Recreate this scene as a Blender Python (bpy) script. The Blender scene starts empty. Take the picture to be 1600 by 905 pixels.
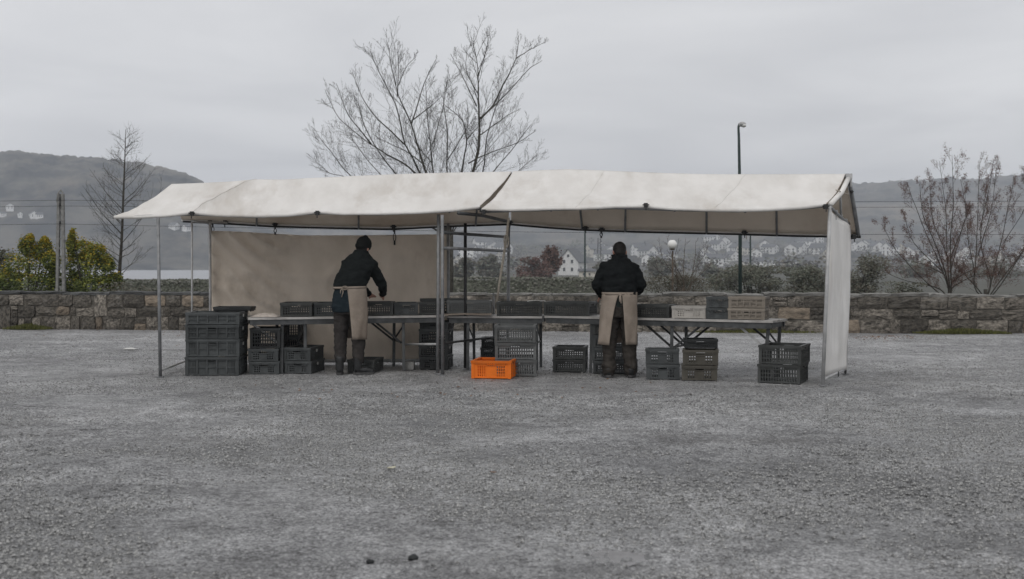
import bpy, math, random
import numpy as np
from mathutils import Vector, Matrix, Euler, noise
from math import sin, cos, pi, radians, sqrt, atan2
random.seed(7)
SC = bpy.context.scene
COL = SC.collection

# ------------------------------------------------------------------ camera
F, CH, HY = 1900.0, 1.40, 412.0        # focal length in photo pixels, eye height (m), row of the horizon
cam_d = bpy.data.cameras.new('camera'); cam = bpy.data.objects.new('camera', cam_d); COL.objects.link(cam)
cam.location = (0, 0, CH); cam.rotation_euler = (radians(90), 0, 0)
cam_d.sensor_width = 36; cam_d.lens = F / 1600 * 36
cam_d.shift_y = (HY - 452.5) / 1600
cam_d.clip_start = 0.1; cam_d.clip_end = 9000
cam_d.dof.use_dof = True; cam_d.dof.focus_distance = 15.4; cam_d.dof.aperture_fstop = 3.2
SC.camera = cam

# ------------------------------------------------------------------ sky, sun, exposure
SUN_EL, SUN_AZ = radians(48), radians(200)
w = bpy.data.worlds.new('World'); SC.world = w; w.use_nodes = True
nt = w.node_tree; N = nt.nodes; L = nt.links
bg = N['Background']
sky = N.new('ShaderNodeTexSky'); sky.sky_type = 'NISHITA'; sky.sun_disc = False
sky.sun_elevation = SUN_EL; sky.sun_rotation = SUN_AZ; sky.dust_density = 4
tc = N.new('ShaderNodeTexCoord'); sep = N.new('ShaderNodeSeparateXYZ'); L.new(tc.outputs['Generated'], sep.inputs[0])
zc = N.new('ShaderNodeMath'); zc.operation = 'MAXIMUM'; L.new(sep.outputs['Z'], zc.inputs[0]); zc.inputs[1].default_value = 0.0
za = N.new('ShaderNodeMath'); za.operation = 'ADD'; L.new(zc.outputs[0], za.inputs[0]); za.inputs[1].default_value = 0.10
dx = N.new('ShaderNodeMath'); dx.operation = 'DIVIDE'; L.new(sep.outputs['X'], dx.inputs[0]); L.new(za.outputs[0], dx.inputs[1])
dy = N.new('ShaderNodeMath'); dy.operation = 'DIVIDE'; L.new(sep.outputs['Y'], dy.inputs[0]); L.new(za.outputs[0], dy.inputs[1])
cmb = N.new('ShaderNodeCombineXYZ'); L.new(dx.outputs[0], cmb.inputs[0]); L.new(dy.outputs[0], cmb.inputs[1])
cn = N.new('ShaderNodeTexNoise'); L.new(cmb.outputs[0], cn.inputs['Vector'])
cn.inputs['Scale'].default_value = 0.85; cn.inputs['Detail'].default_value = 5; cn.inputs['Roughness'].default_value = 0.5
cn.inputs['Distortion'].default_value = 0.4
cr = N.new('ShaderNodeValToRGB'); L.new(cn.outputs['Fac'], cr.inputs[0])
cr.color_ramp.elements[0].position = 0.30; cr.color_ramp.elements[0].color = (0.660, 0.664, 0.684, 1)
cr.color_ramp.elements[1].position = 0.72; cr.color_ramp.elements[1].color = (0.872, 0.872, 0.882, 1)
cs = N.new('ShaderNodeVectorMath'); cs.operation = 'SCALE'; L.new(cr.outputs[0], cs.inputs[0]); cs.inputs[3].default_value = 9.6
mx = N.new('ShaderNodeMix'); mx.data_type = 'RGBA'; mx.inputs[0].default_value = 0.96
L.new(sky.outputs[0], mx.inputs[6]); L.new(cs.outputs[0], mx.inputs[7]); L.new(mx.outputs[2], bg.inputs[0])
bg.inputs[1].default_value = 0.10
sd = bpy.data.lights.new('sun', 'SUN'); sun = bpy.data.objects.new('sun', sd); COL.objects.link(sun)
sd.energy = 0.9; sd.angle = radians(40); sd.color = (1, 0.97, 0.93)
sdir = Vector((sin(SUN_AZ) * cos(SUN_EL), cos(SUN_AZ) * cos(SUN_EL), sin(SUN_EL)))
sun.rotation_euler = sdir.to_track_quat('Z', 'Y').to_euler(); sun.location = (0, 0, 60)
SC.view_settings.view_transform = 'Standard'; SC.view_settings.look = 'None'
SC.view_settings.exposure = 0.0; SC.view_settings.gamma = 1.0
SC.cycles.use_denoising = True; SC.cycles.use_adaptive_sampling = False
SC.cycles.max_bounces = 6; SC.cycles.diffuse_bounces = 3; SC.cycles.volume_bounces = 1
SC.cycles.caustics_reflective = False; SC.cycles.caustics_refractive = False

# ------------------------------------------------------------------ helpers
def P(px, py, d): return Vector(((px - 800) / F * d, d, CH - (py - HY) / F * d))
def D(py): return F * CH / (py - HY)
def G(px, py): return P(px, py, D(py))
def lerp(a, b, t): return a + (b - a) * t
def inv_d(px, a, b):                       # distance of a straight line in plan between (px, d) a and b
    t = (px - a[0]) / (b[0] - a[0]); return 1 / lerp(1 / a[1], 1 / b[1], t)
def sstep(a, b, x):
    t = min(1, max(0, (x - a) / (b - a))); return t * t * (3 - 2 * t)
def interp(tab, x):
    if x <= tab[0][0]: return tab[0][1]
    for (x0, y0), (x1, y1) in zip(tab, tab[1:]):
        if x <= x1: return y0 + (y1 - y0) * (x - x0) / (x1 - x0)
    return tab[-1][1]
def nz(x, y, z=0.0): return noise.noise(Vector((x, y, z)))
def frame(d):
    d = Vector(d).normalized(); a = Vector((0, 0, 1)) if abs(d.z) < 0.9 else Vector((1, 0, 0))
    u = d.cross(a).normalized(); return u, d.cross(u).normalized()

class MB:
    """collects shapes; build() links them as ONE mesh object"""
    def __init__(s): s.v = []; s.f = []; s.mi = []
    def add(s, vs, fs, mi=0):
        o = len(s.v); s.v += [tuple(q) for q in vs]; s.f += [tuple(i + o for i in q) for q in fs]; s.mi += [mi] * len(fs)
    def box(s, c, size, rot=None, mi=0):
        hx, hy, hz = size[0] / 2, size[1] / 2, size[2] / 2
        vs = [Vector((x, y, z)) for z in (-hz, hz) for y in (-hy, hy) for x in (-hx, hx)]
        if rot is not None: vs = [rot @ q for q in vs]
        s.add([q + Vector(c) for q in vs], [(0, 2, 3, 1), (4, 5, 7, 6), (0, 1, 5, 4), (2, 6, 7, 3), (0, 4, 6, 2), (1, 3, 7, 5)], mi)
    def bar(s, a, b, wd, ht=None, mi=0, up=None):
        a, b = Vector(a), Vector(b); d = b - a
        z = d.normalized(); x = (Vector(up) if up else (Vector((0, 0, 1)) if abs(z.z) < 0.9 else Vector((0, 1, 0)))).cross(z).normalized(); y = z.cross(x)
        R = Matrix((x, y, z)).transposed(); s.box((a + b) / 2, (wd, ht or wd, d.length), R, mi)
    def tube(s, pts, r, n=8, mi=0, cap=True):
        pts = [Vector(q) for q in pts]; k = len(pts)
        rr = r if isinstance(r, (list, tuple)) else [r] * k
        o = len(s.v); u = None
        for i, q in enumerate(pts):
            d = (pts[min(i + 1, k - 1)] - pts[max(i - 1, 0)])
            if d.length < 1e-9: d = Vector((0, 0, 1))
            d.normalize()
            if u is None: u, vv = frame(d)
            else:
                u = (u - d * u.dot(d))
                u = u.normalized() if u.length > 1e-6 else frame(d)[0]
                vv = d.cross(u)
            for j in range(n):
                a = 2 * pi * j / n; s.v.append(tuple(q + (u * cos(a) + vv * sin(a)) * rr[i]))
        for i in range(k - 1):
            for j in range(n):
                s.f.append((o + i * n + j, o + i * n + (j + 1) % n, o + (i + 1) * n + (j + 1) % n, o + (i + 1) * n + j)); s.mi.append(mi)
        if cap:
            s.f.append(tuple(o + j for j in reversed(range(n)))); s.f.append(tuple(o + (k - 1) * n + j for j in range(n))); s.mi += [mi, mi]
    def ell(s, c, r, nu=12, nv=8, rot=None, mi=0):
        c = Vector(c); r = (r, r, r) if not isinstance(r, (tuple, list)) else r
        vs = [Vector((0, 0, -r[2]))]
        for i in range(1, nv):
            t = -pi / 2 + pi * i / nv
            for j in range(nu):
                a = 2 * pi * j / nu; vs.append(Vector((r[0] * cos(t) * cos(a), r[1] * cos(t) * sin(a), r[2] * sin(t))))
        vs.append(Vector((0, 0, r[2]))); e = len(vs) - 1
        if rot is not None: vs = [rot @ q for q in vs]
        fs = [(0, 1 + (j + 1) % nu, 1 + j) for j in range(nu)]
        for i in range(nv - 2):
            for j in range(nu):
                a = 1 + i * nu; fs.append((a + j, a + (j + 1) % nu, a + nu + (j + 1) % nu, a + nu + j))
        a = 1 + (nv - 2) * nu; fs += [(a + j, a + (j + 1) % nu, e) for j in range(nu)]
        s.add([q + c for q in vs], fs, mi)
    def limb(s, a, ra, b, rb, n=12):
        s.ell(a, ra, n, 8); s.ell(b, rb, n, 8); s.tube([a, b], [ra, rb], n)
    def grid(s, rows, mi=0, close=False):
        o = len(s.v); m = len(rows[0])
        for r in rows: s.v += [tuple(q) for q in r]
        for i in range(len(rows) - 1):
            for j in range(m if close else m - 1):
                j2 = (j + 1) % m
                s.f.append((o + i * m + j, o + i * m + j2, o + (i + 1) * m + j2, o + (i + 1) * m + j)); s.mi.append(mi)
    def mesh(s, name, mats, off=None, smooth=False):
        me = bpy.data.meshes.new(name)
        v = s.v if off is None else [(q[0] - off[0], q[1] - off[1], q[2] - off[2]) for q in s.v]
        me.from_pydata(v, [], s.f)
        for m in (mats if isinstance(mats, (list, tuple)) else [mats]): me.materials.append(m)
        if any(s.mi): me.polygons.foreach_set('material_index', s.mi)
        if smooth: me.polygons.foreach_set('use_smooth', [True] * len(s.f))
        me.update(); return me
    def build(s, name, mats, parent=None, smooth=False):
        """shapes are given in world coordinates; a child is stored relative to its parent"""
        off = woff(parent) if parent else None
        o = bpy.data.objects.new(name, s.mesh(name, mats, off, smooth)); COL.objects.link(o)
        if parent: o.parent = parent
        return o

def woff(o):
    r = Vector((0, 0, 0))
    while o: r += o.location; o = o.parent
    return r
def tag(o, label, cat, group=None):
    o['label'] = label; o['category'] = cat
    if group: o['group'] = group
    return o
def thing(name, label, cat, loc=(0, 0, 0), rz=0, group=None):
    o = bpy.data.objects.new(name, None); COL.objects.link(o); o.location = loc; o.rotation_euler = (0, 0, rz)
    o.empty_display_size = 0.1
    return tag(o, label, cat, group)
def local(name, me, parent, loc=(0, 0, 0), rot=(0, 0, 0)):
    o = bpy.data.objects.new(name, me); COL.objects.link(o); o.parent = parent; o.location = loc; o.rotation_euler = rot; return o
def kind(o, k): o['kind'] = k; return o
def copy_thing(r, loc, rz, label, scale=None):
    c = r.copy(); COL.objects.link(c); c.location = loc; c.rotation_euler = (0, 0, rz); c['label'] = label
    if scale: c.scale = scale
    for ch in r.children:
        d = ch.copy(); COL.objects.link(d); d.parent = c
        for g in ch.children:
            e = g.copy(); COL.objects.link(e); e.parent = d
    return c
def solid(o, t, off=0.0):
    m = o.modifiers.new('thickness', 'SOLIDIFY'); m.thickness = t; m.offset = off; return o

# ------------------------------------------------------------------ materials
def mat(name, c1, c2=None, rough=0.8, scale=8, detail=6, bump=0.0, bscale=None, metal=0.0, spec=0.4, stretch=(1, 1, 1), contrast=(0.35, 0.65), rnd=0.0, c3=None, trans=0.0, rrange=None, coord='Object'):
    m = bpy.data.materials.new(name); m.use_nodes = True; t = m.node_tree; n = t.nodes; l = t.links
    b = n['Principled BSDF']; b.inputs['Roughness'].default_value = rough; b.inputs['Metallic'].default_value = metal
    b.inputs['Specular IOR Level'].default_value = spec
    tcn = n.new('ShaderNodeTexCoord'); mp = n.new('ShaderNodeMapping'); l.new(tcn.outputs[coord], mp.inputs[0]); mp.inputs['Scale'].default_value = stretch
    nn = n.new('ShaderNodeTexNoise'); l.new(mp.outputs[0], nn.inputs['Vector']); nn.inputs['Scale'].default_value = scale; nn.inputs['Detail'].default_value = detail; nn.inputs['Roughness'].default_value = 0.6
    oi = n.new('ShaderNodeObjectInfo')
    ad = n.new('ShaderNodeVectorMath'); ad.operation = 'SCALE'; l.new(oi.outputs['Location'], ad.inputs[0]); ad.inputs[3].default_value = 3.7
    l.new(ad.outputs[0], mp.inputs['Location'])
    r = n.new('ShaderNodeValToRGB'); l.new(nn.outputs['Fac'], r.inputs[0])
    r.color_ramp.elements[0].position = contrast[0]; r.color_ramp.elements[1].position = contrast[1]
    r.color_ramp.elements[0].color = (*c1, 1); r.color_ramp.elements[1].color = (*(c2 or [x * 1.25 for x in c1]), 1)
    out = r.outputs[0]
    if c3:
        n3 = n.new('ShaderNodeTexNoise'); l.new(mp.outputs[0], n3.inputs['Vector']); n3.inputs['Scale'].default_value = scale * 0.37; n3.inputs['Detail'].default_value = 7; n3.inputs['Roughness'].default_value = 0.65
        r3 = n.new('ShaderNodeValToRGB'); l.new(n3.outputs['Fac'], r3.inputs[0]); r3.color_ramp.elements[0].position = 0.52; r3.color_ramp.elements[1].position = 0.68
        x = n.new('ShaderNodeMix'); x.data_type = 'RGBA'; l.new(r3.outputs[0], x.inputs[0]); l.new(out, x.inputs[6]); x.inputs[7].default_value = (*c3, 1); out = x.outputs[2]
    if rnd:
        h = n.new('ShaderNodeHueSaturation'); l.new(out, h.inputs['Color'])
        mr = n.new('ShaderNodeMapRange'); l.new(oi.outputs['Random'], mr.inputs[0]); mr.inputs[3].default_value = 1 - rnd; mr.inputs[4].default_value = 1 + rnd
        l.new(mr.outputs[0], h.inputs['Value']); out = h.outputs[0]
    l.new(out, b.inputs['Base Color'])
    if rrange:
        rr = n.new('ShaderNodeMapRange'); l.new(nn.outputs['Fac'], rr.inputs[0]); rr.inputs[1].default_value = 0.3; rr.inputs[2].default_value = 0.7
        rr.inputs[3].default_value, rr.inputs[4].default_value = rrange; l.new(rr.outputs[0], b.inputs['Roughness'])
    if bump:
        bn = n.new('ShaderNodeTexNoise'); l.new(mp.outputs[0], bn.inputs['Vector']); bn.inputs['Scale'].default_value = bscale or scale * 3; bn.inputs['Detail'].default_value = 6
        bu = n.new('ShaderNodeBump'); l.new(bn.outputs['Fac'], bu.inputs['Height']); bu.inputs['Strength'].default_value = bump; bu.inputs['Distance'].default_value = 0.02
        l.new(bu.outputs[0], b.inputs['Normal'])
    if trans:
        td = n.new('ShaderNodeBsdfTranslucent'); l.new(out, td.inputs[0]); ms = n.new('ShaderNodeMixShader'); ms.inputs[0].default_value = trans
        l.new(b.outputs[0], ms.inputs[1]); l.new(td.outputs[0], ms.inputs[2]); l.new(ms.outputs[0], n['Material Output'].inputs[0])
    return m

M = {}
M['canvas'] = mat('canvas', (0.755, 0.735, 0.705), (0.86, 0.845, 0.82), 0.9, 2.2, 10, 0.35, 14, spec=0.15, c3=(0.65, 0.615, 0.57), trans=0.20, stretch=(1.6, .8, .8))
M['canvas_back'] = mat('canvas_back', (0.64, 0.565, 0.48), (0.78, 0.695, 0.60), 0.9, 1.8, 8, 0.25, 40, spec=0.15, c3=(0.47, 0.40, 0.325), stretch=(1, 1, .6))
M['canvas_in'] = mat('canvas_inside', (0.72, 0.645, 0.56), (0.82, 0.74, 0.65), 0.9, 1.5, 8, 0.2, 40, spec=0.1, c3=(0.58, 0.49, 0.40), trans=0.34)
M['canvas_side'] = mat('canvas_side', (0.66, 0.645, 0.62), (0.80, 0.785, 0.76), 0.9, 2.0, 9, 0.25, 40, spec=0.15, stretch=(1.2, 1.2, 0.6), c3=(0.58, 0.55, 0.51))
M['galv'] = mat('galvanised', (0.16, 0.165, 0.17), (0.27, 0.275, 0.28), 0.55, 9, 6, 0.1, metal=0.35)
M['galv_light'] = mat('galvanised_light', (0.34, 0.345, 0.345), (0.48, 0.48, 0.48), 0.55, 9, 6, 0.1, metal=0.2)
M['dark_steel'] = mat('dark_steel', (0.018, 0.019, 0.02), (0.04, 0.04, 0.04), 0.55, 12, metal=0.3)
M['table_steel'] = mat('table_steel', (0.05, 0.053, 0.055), (0.10, 0.104, 0.106), 0.55, 8, metal=0.3)
M['table_top'] = mat('table_top', (0.32, 0.31, 0.295), (0.50, 0.485, 0.465), 0.5, 4, 8, 0.2, 30, stretch=(0.4, 3, 3), c3=(0.19, 0.175, 0.165))
M['wood_plank'] = mat('wood_plank', (0.16, 0.13, 0.11), (0.28, 0.24, 0.20), 0.7, 5, 8, 0.3, 30, stretch=(0.4, 4, 4))
M['rope'] = mat('rope', (0.38, 0.34, 0.28), (0.5, 0.46, 0.4), 0.9, 40)
def plastic(name, c, k=1.7): return mat(name, c, [x * k for x in c], 0.55, 7, 8, 0.08, 40, spec=0.22, rnd=0.2, c3=[x * 1.35 + 0.012 for x in c], rrange=(0.4, 0.62))
M['cr_dark'] = plastic('crate_dark', (0.037, 0.039, 0.038))
M['cr_slate'] = plastic('crate_slate', (0.046, 0.050, 0.051))
M['cr_black'] = plastic('crate_black', (0.019, 0.0205, 0.021))
M['cr_grey'] = plastic('crate_grey', (0.080, 0.084, 0.084), 1.5)
M['cr_olive'] = plastic('crate_olive', (0.070, 0.065, 0.054), 1.5)
M['cr_white'] = plastic('crate_white', (0.42, 0.40, 0.37), 1.2)
M['cr_tan'] = plastic('crate_tan', (0.21, 0.185, 0.155), 1.3)
M['cr_orange'] = plastic('crate_orange', (0.58, 0.13, 0.012), 1.25)
M['tag'] = mat('paper_tag', (0.5, 0.5, 0.48), (0.6, 0.6, 0.58), 0.7, 20)
M['concrete'] = mat('concrete', (0.16, 0.16, 0.155), (0.26, 0.26, 0.25), 0.9, 10, 8, 0.4, 50)
M['bag'] = mat('bag_film', (0.42, 0.37, 0.33), (0.58, 0.53, 0.48), 0.4, 12)
M['mortar'] = mat('mortar', (0.065, 0.060, 0.052), (0.20, 0.185, 0.16), 0.95, 6, 8, 0.5, 40)
M['stone_grey'] = mat('stone_grey', (0.070, 0.063, 0.053), (0.29, 0.262, 0.225), 0.95, 7, 10, 0.9, 22, rnd=0.32, c3=(0.030, 0.029, 0.027), contrast=(0.36, 0.64))
M['stone_dark'] = mat('stone_dark', (0.030, 0.028, 0.025), (0.165, 0.148, 0.124), 0.95, 7, 10, 0.9, 22, rnd=0.30, c3=(0.16, 0.15, 0.135), contrast=(0.35, 0.7))
M['stone_tan'] = mat('stone_tan', (0.13, 0.105, 0.080), (0.30, 0.25, 0.195), 0.95, 7, 10, 0.9, 22, rnd=0.22, c3=(0.085, 0.075, 0.062), contrast=(0.3, 0.7))
M['coping_pale'] = mat('coping_pale', (0.12, 0.118, 0.110), (0.26, 0.255, 0.24), 0.95, 5, 10, 0.8, 25, rnd=0.25, c3=(0.07, 0.07, 0.065))
M['coping_dark'] = mat('coping_dark', (0.05, 0.052, 0.053), (0.125, 0.127, 0.126), 0.95, 5, 10, 0.8, 25, rnd=0.25, c3=(0.04, 0.042, 0.04))
M['moss'] = mat('moss', (0.07, 0.08, 0.02), (0.15, 0.15, 0.05), 0.95, 14, 6, 0.5)
M['bark'] = mat('bark', (0.030, 0.028, 0.024), (0.075, 0.070, 0.058), 0.95, 12, 8, 0.5, 30)
M['bark_warm'] = mat('bark_warm', (0.055, 0.042, 0.032), (0.11, 0.088, 0.068), 0.95, 12, 8, 0.5, 30)
M['twig_red'] = mat('twig_red', (0.075, 0.050, 0.042), (0.11, 0.078, 0.064), 0.95, 12)
M['leaf_rust'] = mat('leaf_rust', (0.105, 0.060, 0.048), (0.15, 0.088, 0.070), 0.9, 3)
M['leaf_yellow'] = mat('leaf_yellow', (0.30, 0.21, 0.012), (0.42, 0.31, 0.03), 0.8, 2)
M['leaf_lime'] = mat('leaf_lime', (0.16, 0.18, 0.030), (0.25, 0.265, 0.05), 0.8, 2)
M['leaf_green'] = mat('leaf_green', (0.050, 0.075, 0.020), (0.10, 0.125, 0.036), 0.8, 2)
M['leaf_dull'] = mat('leaf_dull', (0.10, 0.091, 0.070), (0.16, 0.145, 0.115), 0.9, 2)
M['leaf_sage'] = mat('leaf_sage', (0.135, 0.145, 0.115), (0.19, 0.20, 0.16), 0.9, 2)
M['leaf_wood'] = mat('leaf_wood', (0.06, 0.058, 0.055), (0.10, 0.095, 0.088), 0.9, 2)
M['leaf_ash'] = mat('leaf_ash', (0.17, 0.165, 0.145), (0.23, 0.225, 0.20), 0.9, 2)
M['leaf_pink'] = mat('leaf_pink', (0.125, 0.072, 0.062), (0.18, 0.112, 0.098), 0.9, 2)
M['lamp_green'] = mat('lamp_green', (0.020, 0.036, 0.034), (0.035, 0.055, 0.052), 0.5, 6)
M['lamp_globe'] = mat('lamp_globe', (0.72, 0.72, 0.70), (0.8, 0.8, 0.78), 0.3, 6)
M['glass_dark'] = mat('window_glass', (0.03, 0.034, 0.04), (0.06, 0.065, 0.07), 0.2, 3)
M['render_white'] = mat('render_white', (0.60, 0.60, 0.59), (0.74, 0.74, 0.73), 0.9, 1.5, rnd=0.12)
M['render_cream'] = mat('render_cream', (0.50, 0.47, 0.41), (0.60, 0.57, 0.50), 0.9, 1.5, rnd=0.15)
M['roof_slate'] = mat('roof_slate', (0.075, 0.078, 0.085), (0.13, 0.134, 0.142), 0.8, 4, rnd=0.2)
M['skin'] = mat('skin', (0.40, 0.21, 0.155), (0.47, 0.26, 0.20), 0.6, 30)
M['hair'] = mat('hair', (0.006, 0.0055, 0.0052), (0.014, 0.0125, 0.0115), 0.7, 90, stretch=(1, 1, 0.3))
M['eye'] = mat('eye', (0.6, 0.6, 0.58), (0.65, 0.65, 0.62), 0.3, 5)
M['jacket'] = mat('jacket', (0.0070, 0.0085, 0.0092), (0.0125, 0.0145, 0.0155), 0.9, 14, 8, 0.25, 160, spec=0.12)
M['jacket_green'] = mat('jacket_green', (0.0078, 0.0096, 0.0099), (0.0135, 0.0162, 0.0165), 0.9, 14, 8, 0.25, 160, spec=0.12)
M['shirt_teal'] = mat('shirt_teal', (0.010, 0.017, 0.022), (0.019, 0.028, 0.034), 0.9, 14, 8, 0.2, 140, spec=0.15)
M['shirt_green'] = mat('shirt_green', (0.014, 0.019, 0.018), (0.022, 0.029, 0.027), 0.9, 14, 8, 0.2, 140, spec=0.15)
M['hat'] = mat('knit_hat', (0.010, 0.011, 0.011), (0.018, 0.019, 0.019), 0.95, 120, 4, 0.5, 200, spec=0.1)
M['trousers'] = mat('trousers', (0.030, 0.027, 0.026), (0.052, 0.047, 0.044), 0.9, 10, 8, 0.3, 110, spec=0.15)
M['trousers_brown'] = mat('trousers_brown', (0.032, 0.028, 0.025), (0.054, 0.048, 0.042), 0.9, 10, 8, 0.3, 110, spec=0.15)
M['apron'] = mat('apron', (0.235, 0.197, 0.163), (0.315, 0.268, 0.225), 0.92, 5, 9, 0.3, 120, spec=0.12, c3=(0.19, 0.157, 0.128))
M['boot'] = mat('boot', (0.012, 0.0125, 0.0135), (0.028, 0.029, 0.03), 0.5, 20)
M['sole'] = mat('boot_sole', (0.05, 0.05, 0.05), (0.09, 0.09, 0.09), 0.8, 20)
M['wire'] = mat('wire', (0.03, 0.03, 0.032), (0.04, 0.04, 0.042), 0.6, 3)
M['pebble'] = mat('pebble', (0.08, 0.08, 0.08), (0.43, 0.43, 0.42), 0.85, 70, 2, contrast=(.38, .66))
M['leaf_litter'] = mat('leaf_litter', (0.12, 0.07, 0.045), (0.2, 0.12, 0.07), 0.8, 20)
M['leaf_pale'] = mat('leaf_pale', (0.5, 0.48, 0.36), (0.6, 0.57, 0.44), 0.7, 20)

# plaza: worn grey gravel and tarmac, damp in patches
def plaza_mat():
    m = bpy.data.materials.new('plaza_gravel'); m.use_nodes = True; t = m.node_tree; n = t.nodes; l = t.links; b = n['Principled BSDF']
    tcn = n.new('ShaderNodeTexCoord')
    def nse(sc, det=6, ro=0.6, st=(1, 1, 1)):
        mp = n.new('ShaderNodeMapping'); mp.inputs['Scale'].default_value = st; l.new(tcn.outputs['Object'], mp.inputs[0])
        q = n.new('ShaderNodeTexNoise'); l.new(mp.outputs[0], q.inputs['Vector']); q.inputs['Scale'].default_value = sc; q.inputs['Detail'].default_value = det; q.inputs['Roughness'].default_value = ro; return q.outputs['Fac']
    def ramp(x, a, b_, ca, cb):
        r = n.new('ShaderNodeValToRGB'); l.new(x, r.inputs[0]); r.color_ramp.elements[0].position = a; r.color_ramp.elements[1].position = b_
        r.color_ramp.elements[0].color = (*ca, 1); r.color_ramp.elements[1].color = (*cb, 1); return r.outputs[0]
    def mixc(f, a, b_, mode='MIX'):
        x = n.new('ShaderNodeMix'); x.data_type = 'RGBA'; x.blend_type = mode
        if isinstance(f, float): x.inputs[0].default_value = f
        else: l.new(f, x.inputs[0])
        l.new(a, x.inputs[6])
        if isinstance(b_, tuple): x.inputs[7].default_value = (*b_, 1)
        else: l.new(b_, x.inputs[7])
        return x.outputs[2]
    big = nse(0.22, 7, 0.62, (0.8, 1.1, 1)); mid = nse(2.2, 8, 0.68); fine = nse(46, 5, 0.75); lump = nse(11, 4, 0.6)
    base = ramp(big, 0.34, 0.66, (0.275, 0.276, 0.280), (0.45, 0.45, 0.454))
    patch = ramp(nse(0.75, 8, 0.66, (0.9, 1.05, 1)), 0.40, 0.62, (0.34, 0.34, 0.34), (0.60, 0.60, 0.60))
    base = mixc(0.70, base, patch, 'OVERLAY')
    base = mixc(0.60, base, ramp(mid, 0.3, 0.7, (0.22, 0.22, 0.22), (0.82, 0.82, 0.82)), 'OVERLAY')
    vo = n.new('ShaderNodeTexVoronoi'); l.new(tcn.outputs['Object'], vo.inputs['Vector']); vo.inputs['Scale'].default_value = 100
    sp = ramp(vo.outputs['Color'], 0.0, 1.0, (0.06, 0.06, 0.06), (0.95, 0.95, 0.95))
    loose = ramp(nse(0.9, 7, 0.7, (0.9, 1.05, 1)), 0.36, 0.60, (0.22, 0.22, 0.22), (1, 1, 1))
    base = mixc(loose, base, sp, 'OVERLAY')
    base = mixc(0.80, base, ramp(fine, 0.34, 0.66, (0.10, 0.10, 0.10), (0.90, 0.90, 0.90)), 'OVERLAY')
    base = mixc(0.45, base, ramp(lump, 0.3, 0.7, (0.2, 0.2, 0.2), (0.8, 0.8, 0.8)), 'OVERLAY')
    dirt = ramp(nse(0.55, 7, 0.7, (0.9, 1.05, 1)), 0.55, 0.74, (0, 0, 0), (1, 1, 1))
    dm = n.new('ShaderNodeMath'); dm.operation = 'MULTIPLY'; l.new(dirt, dm.inputs[0]); dm.inputs[1].default_value = 0.62
    base = mixc(dm.outputs[0], base, (0.120, 0.112, 0.102))
    damp = ramp(nse(0.16, 6, 0.6, (0.9, 1.05, 1)), 0.52, 0.66, (0, 0, 0), (1, 1, 1))
    dq = n.new('ShaderNodeMath'); dq.operation = 'MULTIPLY'; l.new(damp, dq.inputs[0]); dq.inputs[1].default_value = 0.45
    base = mixc(dq.outputs[0], base, (0.105, 0.107, 0.114))
    def cracks(sc, st, wd, f):
        q = nse(sc, 4, 0.55, st); a_ = n.new('ShaderNodeMath'); a_.operation = 'SUBTRACT'; l.new(q, a_.inputs[0]); a_.inputs[1].default_value = 0.5
        b_ = n.new('ShaderNodeMath'); b_.operation = 'ABSOLUTE'; l.new(a_.outputs[0], b_.inputs[0])
        r_ = ramp(b_.outputs[0], wd * .3, wd, (1, 1, 1), (0, 0, 0)); k_ = ramp(nse(sc * .6, 3, .6, (1.1, .9, 1)), .48, .62, (0, 0, 0), (f, f, f))
        m_ = n.new('ShaderNodeMath'); m_.operation = 'MULTIPLY'; l.new(r_, m_.inputs[0]); l.new(k_, m_.inputs[1]); return m_.outputs[0]
    ck = cracks(1.3, (0.6, 1.5, 1), 0.010, .75)
    base = mixc(ck, base, (0.045, 0.043, 0.042))
    ck2 = cracks(5.5, (0.7, 1.4, 1), 0.022, .7)
    base = mixc(ck2, base, (0.06, 0.058, 0.057))
    vs = n.new('ShaderNodeTexVoronoi'); l.new(tcn.outputs['Object'], vs.inputs['Vector']); vs.inputs['Scale'].default_value = 34
    pale = ramp(vs.outputs['Color'], 0.90, 0.93, (0, 0, 0), (1, 1, 1)); pd = ramp(vs.outputs['Distance'], 0.22, 0.34, (.8, .8, .8), (0, 0, 0)); pm = n.new('ShaderNodeMath'); pm.operation = 'MULTIPLY'; l.new(pale, pm.inputs[0]); l.new(pd, pm.inputs[1])
    base = mixc(pm.outputs[0], base, (0.50, 0.49, 0.47))
    l.new(base, b.inputs['Base Color'])
    rg = ramp(nse(0.42, 6, 0.62, (0.8, 1.1, 1)), 0.40, 0.64, (0.72, 0.72, 0.72), (0.40, 0.40, 0.40)); l.new(rg, b.inputs['Roughness'])
    b.inputs['Specular IOR Level'].default_value = 0.45
    hs = n.new('ShaderNodeMath'); hs.operation = 'MULTIPLY_ADD'; l.new(fine, hs.inputs[0]); hs.inputs[1].default_value = 0.8; l.new(lump, hs.inputs[2])
    h2 = n.new('ShaderNodeMath'); h2.operation = 'MULTIPLY_ADD'; l.new(mid, h2.inputs[0]); h2.inputs[1].default_value = 2.2; l.new(hs.outputs[0], h2.inputs[2])
    bu = n.new('ShaderNodeBump'); l.new(h2.outputs[0], bu.inputs['Height']); bu.inputs['Strength'].default_value = 1.0; bu.inputs['Distance'].default_value = 0.045
    l.new(bu.outputs[0], b.inputs['Normal']); return m
M['plaza'] = plaza_mat()
M['meadow'] = mat('meadow', (0.050, 0.053, 0.044), (0.085, 0.086, 0.070), 0.95, 0.05, 8, 0.0, c3=(0.07, 0.062, 0.05))
M['forest'] = mat('forest', (0.012, 0.016, 0.017), (0.100, 0.094, 0.080), 0.95, 0.022, 14, 0.0, c3=(0.155, 0.132, 0.102), contrast=(0.42, 0.60))
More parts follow.
